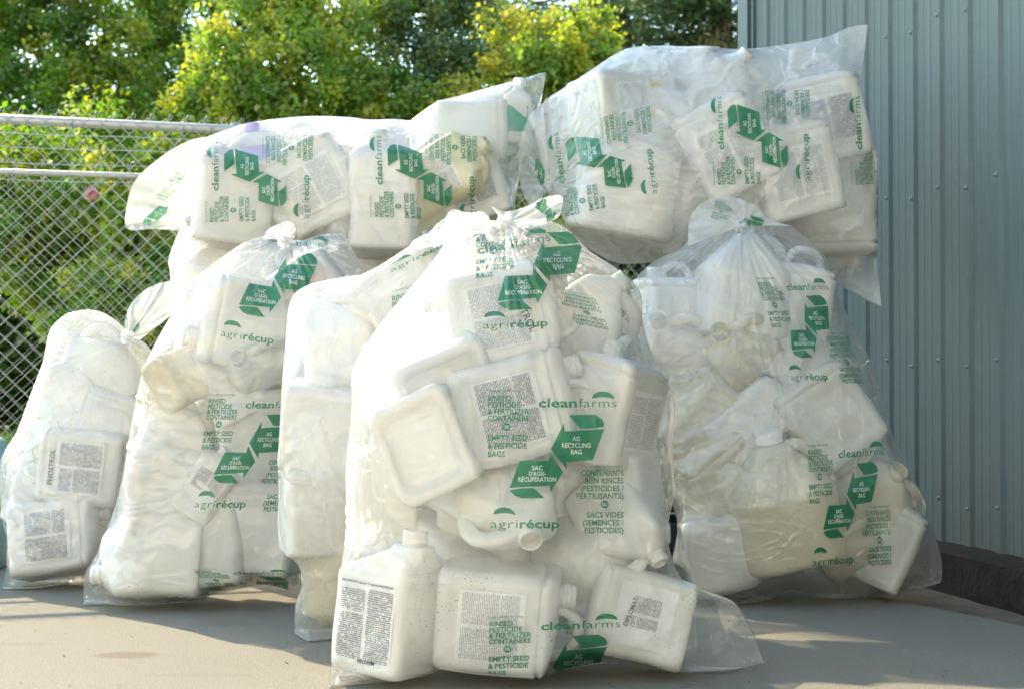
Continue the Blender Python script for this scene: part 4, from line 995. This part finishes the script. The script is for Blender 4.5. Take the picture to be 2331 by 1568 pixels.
# ======== right standing bag
d_, dfb = bag('recycling_bag', 'wide printed bag standing at the right beside the dark curb, holding yellowed jugs',
 [(1560,1345),(1532,1270),(1540,1180),(1480,1000),(1440,800),(1440,655),(1490,595),(1560,560),(1574,510),(1605,482)],
 [(2143,1325),(2143,1270),(2115,1180),(2090,1110),(2040,1010),(2010,920),(1985,830),(1950,760),(1910,680),(1890,610),(1860,560),(1800,515)],
 [(1560,1345),(1610,1368),(1680,1375),(1750,1365),(1800,1342),(1860,1358),(1930,1362),(2000,1355),(2060,1345),(2100,1338),(2143,1325)],
 [(1605,482),(1650,480),(1700,500),(1760,508),(1800,515)],
 4.52, .10, [
 J('cone',1775,1130,-12,0,8,1.45,'big yellowed jug with its neck up, centre of the right standing bag',-.14,mat='natural',cap=True),
 J('jug',1680,1310,78,0,0,1.25,'white jug lying at the bottom left of the right bag, mouth pointing right',-.12),
 J('jug',1540,800,-14,0,40,1.2,'white jug with a round mouth near the upper left edge of the right standing bag',-.06),
 J('jug',1690,800,-30,0,48,1.2,'beige jug with its open mouth outward above the middle of the right standing bag',-.08,mat='natural'),
 J('square',1590,950,40,20,0,1.1,'yellowed jug slanting at the left side of the right standing bag',-.06,mat='natural'),
 J('square',1610,1080,-30,20,20,1.15,'creamy jug left of the big yellowed one in the right standing bag',-.06,mat='natural'),
 J('square',1600,1210,15,20,0,1.1,'creamy jug at the lower left side of the right standing bag',-.05,mat='natural'),
 J('cone',1985,1130,30,0,50,1.2,'pale jug with its ringed mouth under the right hand arrows of the right standing bag',-.04,mat='natural'),
 J('jug',1925,1245,-40,0,60,1.1,'open jug mouth beside the lower lettering of the right standing bag',-.10,mat='natural'),
 J('square',2055,1255,24,-20,0,1.1,'pale jug in the bottom right corner of the right standing bag by the curb',-.03),
 J('square',1870,930,-35,0,0,1.2,'white jug between the two prints of the right standing bag',-.08),
 J('cone',1690,640,5,0,0,1.3,'smooth white jug under the gathered top of the right standing bag',-.05),
 J('square',1830,680,8,0,0,1.15,'hazy white jug behind the upper print of the right standing bag',-.04),
 J('slim',1720,950,52,0,0,1.2,'narrow jug lying slanted above the big yellowed one in the right standing bag',-.10),
 J('jug',1900,1010,60,0,30,1.0,'white handled jug above the lower arrows of the right standing bag',-.08),
 J('tall',1830,830,-60,0,20,1.0,'tall white jug lying between the two prints of the right standing bag',-.06),
 J('jug',1600,1130,120,0,30,1.0,'creamy handled jug with a round open mouth, left of the big yellowed jug',-.10,mat='natural'),
 J('square',1500,700,0,20,0,1.0,'hazy white jug at the upper left shoulder of the right standing bag',-.02),
 ], FM['d'], 8, 210, 240, press=.10, knots=[(1690,505,260,.022,26),(2143,1325,160,.008,18),(1775,930,170,.010,20)], filler=(7,.04), bagname='the right standing bag',
 prints=[(dict(R=(1716,648),c=(1792,656),s=(1890,660),AG=(1861,722),SAC=(1830,770),a=(1801,860),p=(1890,860),C=(1885,772),D=(1952,865)),),
         (dict(R=(1833,1026),c=(1907,1036),s=(2005,1035),AG=(1968,1112),SAC=(1920,1178),a=(1843,1280),p=(1942,1277),C=(1985,1168),D=(2018,1272)),)])
tail(d_,(1690,515),[(1566,560),(1570,500),(1600,462),(1660,448),(1720,470),(1752,500),(1805,515)],4.38,-.03,FM['t'],8,ruff=.014,nt=70,
 prints=[(dict(R=(1615,450),c=(1690,480),E=(1630,490),AG=(1700,512),SAC=(1665,520)),('left','ag'))])

# ---------------------------------------------------------------- blue drum at the left edge, dark crate behind, boxed jug
mb = MB(); rs = []
for z, r_ in ((0, .20), (.01, .215), (.14, .215), (.16, .224), (.18, .215), (.30, .215), (.32, .224), (.34, .215), (.46, .212), (.475, .20), (.47, .18)): rs.append([(r_ * math.cos(2 * math.pi * k / 40), r_ * math.sin(2 * math.pi * k / 40), z) for k in range(40)])
mb.add(*loft(rs, True, True)); dr = empty('blue_drum', (-2.075, 5.15, 0)); tag(dr, 'light blue plastic drum cut off by the left edge of the picture', 'drum')
obj('body', mb.me('body', mat_plain('blue_plastic', (.14, .27, .30), .5), True), dr)
mb = MB(); mb.tube([(.06, 0, .472), (.06, 0, .50)], .03, 16); obj('cap', mb.me('cap', mat_plain('drum_cap', (.03, .03, .035), .5), True), dr)
mb = MB(); cr = empty('dark_crate', P(1500, 1290, 4.9)); cr.location.z = 0; tag(cr, 'dark slatted crate glimpsed between the front bag and the right standing bag', 'crate')
for z in (.05, .17, .29, .41): 
    mb.box((0, -.15, z), (.5, .02, .08)); mb.box((0, .15, z), (.5, .02, .08)); mb.box((-.24, 0, z), (.02, .28, .08)); mb.box((.24, 0, z), (.02, .28, .08))
dk = mat_plain('dark_plastic', (.03, .033, .035), .5); obj('slat_wall', mb.me('slat_wall', dk), cr)
mb = MB(); mb.box((0, 0, .01), (.46, .28, .015)); obj('base', mb.me('base', dk), cr)
for sx_ in (-.235, .235):
    for sy_ in (-.145, .145): mb = MB(); mb.box((sx_ * .93, sy_ * .93, .23), (.022, .022, .46)); obj('corner_post', mb.me('corner_post', dk), cr)

# ---------------------------------------------------------------- leaf debris on the slab (loose crumbs)
mb = MB(); rr = random.Random(4)
for _ in range(260):
    px, py = rr.uniform(0, 2331), rr.uniform(1345, 1566); p = Gp(px, py); s_ = rr.uniform(.0012, .0045) * (1.6 if rr.random() < .08 else 1); a0 = rr.uniform(0, 6.3)
    c0 = Vector((p.x, p.y, .0016)); e_x = Vector((math.cos(a0), math.sin(a0), .15)) * s_; e_y = Vector((-math.sin(a0), math.cos(a0), .1)) * s_ * .5
    mb.add([c0 - e_x, c0 - e_y, c0 + e_x + Vector((0, 0, s_ * .5)), c0 + e_y], [(0, 1, 2, 3)])
cru = obj('leaf_crumbs', mb.me('leaf_crumbs', mat_plain('dry_leaf', (.10, .075, .04), .8))); tag(cru, 'scattered dry leaf crumbs on the concrete', 'debris', kind='stuff')

# ---------------------------------------------------------------- trees
def mat_leaf(name):
    t = NT(name); at = t.n('Attribute'); at.attribute_name = 'tone'
    d = t.n('BsdfDiffuse'); tr = t.n('BsdfTranslucent'); t.l(at.outputs[0], d.inputs[0])
    hs = t.n('HueSaturation'); hs.inputs['Saturation'].default_value = 1.15; hs.inputs['Value'].default_value = 1.95; t.l(at.outputs[0], hs.inputs['Color']); t.l(hs.outputs[0], tr.inputs[0])
    g = t.n('BsdfGlossy'); g.inputs['Roughness'].default_value = .4
    return t.done(t.mixs(.04, t.mixs(.5, d.outputs[0], tr.outputs[0]), g.outputs[0]))
M['leaf'] = mat_leaf('leaf')
t = NT('bark'); v = t.coord(); M['bark'] = t.done(t.bsdf(t.ramp(t.noise(14, v, 6, .7), [(.3, (.06, .045, .035)), (.7, (.16, .125, .10))]), .95, 0, t.bump(t.noise(30, v, 6), .8, .03)))
def leaves(cen, size, nrm, tone, aspect=.62, name='crown'):
    n = len(cen); rg = np.random.default_rng(n)
    nrm = nrm / np.linalg.norm(nrm, axis=1, keepdims=True); a = rg.normal(size=(n, 3)); a -= nrm * (a * nrm).sum(1, keepdims=True); a /= np.linalg.norm(a, axis=1, keepdims=True); b = np.cross(nrm, a)
    s_ = size[:, None]; V = np.stack([cen - a * s_, cen - b * s_ * aspect + nrm * s_ * .2, cen + a * s_, cen + b * s_ * aspect + nrm * s_ * .2], 1).reshape(-1, 3)
    me = bpy.data.meshes.new(name); me.vertices.add(4 * n); me.vertices.foreach_set('co', V.ravel()); me.loops.add(4 * n); me.loops.foreach_set('vertex_index', np.arange(4 * n))
    me.polygons.add(n); me.polygons.foreach_set('loop_start', np.arange(0, 4 * n, 4)); me.update(calc_edges=True)
    at = me.color_attributes.new('tone', 'FLOAT_COLOR', 'POINT'); at.data.foreach_set('color', np.repeat(np.c_[tone, np.ones(n)], 4, 0).ravel()); me.materials.append(M['leaf']); return me
def limb_mesh(base, tips, r0, seed):
    mb = MB(); rr = random.Random(seed); base = Vector(base)
    for tp, r_ in tips:
        tp = Vector(tp); pts = [base.lerp(tp, k / 6) + Vector((rr.uniform(-.06, .06), rr.uniform(-.06, .06), 0)) * (k % 6 > 0) for k in range(7)]; mb.tube(pts, [max(.008, r_ * (1 - .8 * k / 6)) for k in range(7)], 8)
    return mb
def broadleaf(name, label, cat, base, H, clumps, size, palette, n_per, seed, group='trees and shrubs behind the fence', trunk=.12, yellow=None):
    """clumps: (x,y,z,radius) in world; leaves scatter through each clump's outer shell with small sub-clumps"""
    rg = np.random.default_rng(seed); root = empty(name, base); tag(root, label, cat); root['group'] = group
    C = []; N = []; S = []; T_ = []
    for (x, y, z, r_) in clumps:
        subs = int(18 + r_ * 22)
        for _ in range(subs):
            dv = rg.normal(size=3); dv /= np.linalg.norm(dv); rad = r_ * (rg.random() ** .45); c0 = np.array([x, y, z]) + dv * rad * np.array([1, .8, .85]); sr = r_ * rg.uniform(.14, .30)
            k = int(n_per * rg.uniform(.5, 1.4)); off = rg.normal(size=(k, 3)) * sr * .55; C.append(c0 + off); nn = rg.normal(size=(k, 3)) * .8 + np.array([0, -.3, .7]); N.append(nn)
            S.append(rg.uniform(.6, 1.25, k) * size); pc = np.array(palette[rg.integers(len(palette))]); 
            T_.append(np.clip(pc[None] * rg.uniform(.8, 1.35, (k, 1)) * (1 + rg.normal(size=(k, 3)) * .06), .004, .9))
    C = np.concatenate(C) - np.array(base); me = leaves(C, np.concatenate(S), np.concatenate(N), np.concatenate(T_)); obj('crown', me, root)
    cl = sorted(clumps, key=lambda q: -q[3])[:7]; tp0 = np.mean([q[:3] for q in clumps], 0) - np.array(base)
    mb = MB(); top = Vector((tp0[0] * .6, tp0[1] * .6, tp0[2])); mb.tube([Vector((0, 0, -.05)), Vector((.03, 0, top.z * .3)), top * .6 + Vector((0, 0, 0)), top], [trunk, trunk * .8, trunk * .6, trunk * .4], 10)
    obj('trunk', mb.me('trunk', M['bark'], True), root)
    mb = limb_mesh(top * .55, [(np.array(q[:3]) - np.array(base), trunk * .4) for q in cl], trunk * .4, seed); obj('limbs', mb.me('limbs', M['bark'], True), root)
    return root
def spruce(name, label, base, H, rad, seed, palette, tmin=.05, dens=1.0, trunk=.16):
    rg = np.random.default_rng(seed); root = empty(name, base); tag(root, label, 'tree'); root['group'] = 'trees and shrubs behind the fence'; C = []; N = []; S = []; T_ = []; mbl = MB()
    z = H * tmin
    while z < H * .97:
        L = rad * (1 - z / H) ** .8 + .15
        for _ in range(int(6 * dens)):
            az = rg.uniform(0, 2 * math.pi); l = L * rg.uniform(.7, 1.1); dr_ = np.array([math.cos(az), math.sin(az), 0]); m_ = max(4, int(l / .10))
            p0 = Vector((0, 0, z)); mbl.tube([p0, p0 + Vector(dr_) * l * .5 + Vector((0, 0, -.06 * l)), p0 + Vector(dr_) * l + Vector((0, 0, -.05 * l))], [.022, .014, .006], 5)
            pc = np.array(palette[rg.integers(len(palette))])
            for q in range(m_):
                u = (q + .5) / m_; c0 = np.array([0, 0, z]) + dr_ * l * u + np.array([0, 0, -.10 * l * math.sin(u * 2.4)]); k = int(20 + 10 * (1 - u)); sw = .05 + .16 * (1 - u) * min(1, l)
                side = np.array([-dr_[1], dr_[0], 0]); off = side[None] * rg.normal(size=(k, 1)) * sw + rg.normal(size=(k, 3)) * .03 + np.array([0, 0, -1]) * np.abs(rg.normal(size=(k, 1))) * .07
                C.append(c0 + off); N.append(rg.normal(size=(k, 3)) + np.array([0, 0, .5])); S.append(rg.uniform(.028, .055, k)); T_.append(np.clip(pc[None] * rg.uniform(.7, 1.3, (k, 1)), .004, .8))
        z += .16 / dens * rg.uniform(.8, 1.2)
    obj('crown', leaves(np.concatenate(C), np.concatenate(S), np.concatenate(N), np.concatenate(T_), .30), root)
    mb = MB(); mb.tube([(0, 0, -.05), (.02, 0, H * .5), (0, 0, H)], [trunk, trunk * .6, .02], 10); obj('trunk', mb.me('trunk', M['bark'], True), root)
    obj('limbs', mbl.me('limbs', M['bark'], True), root); return root
YG1 = [(.28, .33, .06), (.34, .36, .06), (.22, .29, .06), (.17, .25, .05), (.38, .36, .07)]
MG = [(.09, .17, .025), (.12, .20, .035), (.16, .22, .03), (.07, .13, .025), (.2, .22, .03)]
DG = [(.06, .12, .03), (.09, .15, .04), (.12, .17, .05)]
BG_ = [(.10, .16, .07), (.14, .19, .08), (.08, .13, .06)]
def cl(px, py, Y, r_): p = P(px, py, Y); return (p.x, p.y, p.z, r_)
# left deciduous tree with sky gaps
broadleaf('ash_tree', 'loose green tree at the top left with blue sky in its gaps', 'tree', (-3.9, 13.5, 0), 6, 
 [cl(-70,-10,13,.5), cl(20,-30,13.5,.4), cl(130,40,13,.5), cl(190,120,13,.5), cl(120,190,13,.3), cl(230,10,13.4,.7), cl(120,-40,13,.7), cl(10,250,12.8,.6), cl(150,235,12.6,.7), cl(270,180,12.8,.6), cl(-50,330,13,.7), cl(330,60,13.6,.5), cl(-10,110,13,.30), cl(60,60,13.3,.3), cl(20,180,13.2,.28)], .026, MG, 110, 3, trunk=.13)
broadleaf('maple_tree', 'darker green tree with a bare grey trunk right of the loose one', 'tree', (P(455,800,14.5).x, 14.5, 0), 6,
 [cl(300,130,14,.6), cl(380,40,14.5,.55), cl(400,190,14,.7), cl(330,260,13.6,.7), cl(520,60,14.6,.45), cl(450,280,14,.8), cl(560,-20,14.5,.7), cl(380,-60,14,.6), cl(620,90,14.4,.6)], .026, DG + MG[:2], 110, 4, trunk=.20)
# vine covered masses
broadleaf('vine_covered_tree', 'bright yellow-green vine-covered tree above the long top bag', 'tree', (P(700,800,10.6).x, 10.6, 0), 4,
 [cl(560,180,10.4,.5), cl(610,90,10.5,.45), cl(640,30,10.6,.45), cl(660,200,10.2,.5), cl(730,110,10.5,.5), cl(500,240,10.4,.45), cl(590,290,10.3,.5), cl(740,250,10.2,.5), cl(700,330,10.3,.6), cl(800,40,10.9,.45), cl(820,220,10.4,.45), cl(560,-10,10.9,.4), cl(880,300,10.3,.5), cl(470,330,10.5,.5), cl(900,-10,11,.4)], .026, YG1 + MG[:2], 95, 5, trunk=.14)
broadleaf('vine_covered_shrub', 'yellow-green vine tangle under the spruces, above the gap between the two top bags', 'shrub', (P(1230,800,10.2).x, 10.2, 0), 3,
 [cl(1180,110,10.3,.42), cl(1260,130,10.2,.42), cl(1320,110,10.4,.35), cl(1200,220,10.1,.45), cl(1310,190,10.2,.4), cl(1270,260,10.1,.5), cl(1100,290,10.2,.5), cl(1200,360,10.2,.6), cl(1380,150,10.5,.35), cl(1180,470,10,.6)], .026, YG1, 95, 6, trunk=.1)
broadleaf('cedar_shrub', 'grey-green feathery shrub between the vine-covered tree and the vine tangle', 'shrub', (P(980,800,10.9).x, 10.9, 0), 4,
 [cl(900,110,11,.5), cl(970,60,11,.5), cl(1000,160,10.8,.5), cl(930,200,10.7,.5), cl(1060,110,11,.45), cl(1040,230,10.7,.5), cl(980,-10,11.2,.5), cl(1090,30,11.2,.45), cl(880,20,11.3,.4), cl(960,300,10.7,.5)], .022, BG_ + [(.22,.25,.07)], 100, 8, trunk=.12)
spruce('spruce_tree', 'tall spruce with sky showing between its drooping boughs, next to the metal building', (P(1410,800,14).x, 14, 0), 9.0, 2.1, 21, BG_ + [(.16,.17,.05)], .12, .8)
spruce('spruce_tree', 'spruce with brownish boughs partly behind the corner of the metal building', (P(1640,800,13).x, 13, 0), 8.2, 1.8, 22, BG_ + [(.20,.15,.06)], .12, .9)
spruce('spruce_tree', 'dark spruce rising behind the feathery shrub', (P(1130,800,15).x, 15, 0), 10.0, 1.9, 23, BG_, .1, .7)
# shrubs seen through the fence
broadleaf('lilac_shrub', 'mid-green shrub seen through the fence mesh below the middle rail', 'shrub', (P(120,800,9.6).x, 9.6, 0), 2,
 [cl(-30,420,9.6,.45), cl(60,470,9.5,.45), cl(160,400,9.8,.45), cl(-20,570,9.4,.4), cl(90,640,9.6,.45), cl(250,350,10,.5), cl(30,340,9.9,.5), cl(180,560,9.7,.4), cl(140,700,9.4,.35)], .026, [tuple(1.3*x for x in q) for q in MG] + YG1[2:4], 85, 9, trunk=.06)
broadleaf('flowering_shrub', 'bright shrub with one pink flower behind the fence, left of the long top bag', 'shrub', (P(300,800,9.2).x, 9.2, 0), 2,
 [cl(250,470,9.4,.36), cl(340,420,9.6,.42), cl(390,560,9.3,.45), cl(300,640,9.2,.42), cl(230,700,9.1,.35), cl(420,700,9.2,.45), cl(450,420,9.8,.5), cl(350,760,9.1,.32)], .026, YG1 + [tuple(1.4*x for x in q) for q in MG[:3]], 85, 10, trunk=.05)
broadleaf('background_hedge', 'deep dark green hedge closing the view far behind the fence', 'hedge', (-2, 16.5, 0), 4,
 [(x, 16.5 + .5 * math.sin(x * 3), z, .85) for x in np.arange(-8.5, 4.5, .8) for z in (.5, 1.3, 2.2, 3.1)], .065, DG + MG[:2], 95, 12, trunk=.1)
# pink blossom
mb = MB()
for k in range(14):
    a0 = k * 2.4; c0 = P(207, 440, 9.0) + Vector((.03 * math.cos(a0), .01 * math.sin(k), .03 * math.sin(a0))); e_x = Vector((math.cos(a0), .3, math.sin(a0))) * .022; e_y = Vector((-math.sin(a0), -.4, math.cos(a0))) * .014
    mb.add([c0 - e_x, c0 - e_y, c0 + e_x, c0 + e_y], [(0, 1, 2, 3)])
fr_ = [o for o in bpy.data.objects if o.name.startswith('flowering_shrub')][0]
fo = obj('blossom', mb.me('blossom', mat_plain('pink_petal', (.50, .16, .22), .6)), fr_); fo.location = -fr_.location
# grass beyond the fence
rg = np.random.default_rng(77); n = 26000; gx = rg.uniform(-8, 1, n); gy = rg.uniform(7.0, 15, n); h = rg.uniform(.03, .09, n); a0 = rg.uniform(0, 6.3, n); w_ = .006
ba = np.stack([gx, gy, np.full(n, -.03)], -1); dx = np.stack([np.cos(a0), np.sin(a0), 0 * a0], -1) * w_; tp = ba + np.stack([rg.normal(size=n) * .02, rg.normal(size=n) * .02, h], -1)
V = np.stack([ba - dx, ba + dx, tp + dx * .3, tp - dx * .3], 1).reshape(-1, 3); me = bpy.data.meshes.new('grass'); me.vertices.add(4 * n); me.vertices.foreach_set('co', V.ravel()); me.loops.add(4 * n); me.loops.foreach_set('vertex_index', np.arange(4 * n)); me.polygons.add(n); me.polygons.foreach_set('loop_start', np.arange(0, 4 * n, 4)); me.update(calc_edges=True)
at = me.color_attributes.new('tone', 'FLOAT_COLOR', 'POINT'); tn = np.array([(.30, .40, .07), (.40, .44, .09), (.22, .32, .05)])[rg.integers(0, 3, n)]; at.data.foreach_set('color', np.repeat(np.c_[tn, np.ones(n)], 4, 0).ravel()); me.materials.append(M['leaf'])
gr = obj('grass', me); tag(gr, 'short sunlit grass beyond the fence', 'grass', kind='stuff')

# ---------------------------------------------------------------- unseen tree added beyond the fence so its high crown shades the right half
def Q(q, a, z): return (q * .76 - a * .65, q * .65 + a * .76, z)   # q across the sun, a towards the sun
broadleaf('added_shade_tree', 'added unseen tree beyond the fence, its high dense crown placed to shade the right half', 'tree', Q(4.6, 17.6, 0), 14,
 [Q(q, 17.6 + .3 * math.sin(q * 5 + z), z) + (1.0,) for q in (4.15, 4.8, 5.45) for z in (11.3, 12.1, 12.9, 13.7, 14.5)], .13, DG + MG[:1], 120, 31, trunk=.22)

# ---------------------------------------------------------------- pale shed added unseen behind the camera to bounce sunlight onto the bag fronts
shed = empty('added_bounce_shed', (-2, -7.5, 0)); tag(shed, 'pale cream shed added unseen behind the viewer to bounce light onto the pile', 'building')
cream = mat_plain('cream_cladding', (.80, .74, .62), .7, 0, .2, 40); mb = MB()
for i in range(40):
    x = -14 + i * .7; mb.add([(x, 0, 0), (x + .6, 0, 0), (x + .6, 0, 6.5), (x, 0, 6.5), (x + .62, .03, 0), (x + .68, .03, 0), (x + .62, .03, 6.5), (x + .68, .03, 6.5), (x + .7, 0, 0), (x + .7, 0, 6.5)], [(1, 0, 3, 2), (4, 1, 2, 6), (5, 4, 6, 7), (8, 5, 7, 9)])
mb.add([(-14, 0, 0), (-14, -8, 0), (-14, -8, 6.5), (-14, 0, 6.5), (14, 0, 0), (14, -8, 0), (14, -8, 6.5), (14, 0, 6.5)], [(0, 1, 2, 3), (4, 7, 6, 5), (1, 5, 6, 2)])
obj('wall', mb.me('wall', cream), shed); mb = MB(); mb.add([(-14.4, .4, 6.4), (14.4, .4, 6.4), (14.4, -4, 8), (-14.4, -4, 8), (-14.4, -8.4, 6.4), (14.4, -8.4, 6.4)], [(0, 1, 2, 3), (3, 2, 5, 4)]); obj('roof', mb.me('roof', M['trim']), shed)
mb = MB(); mb.box((4, .04, 2.1), (3.6, .06, 4.2)); obj('door', mb.me('door', M['trim']), shed)
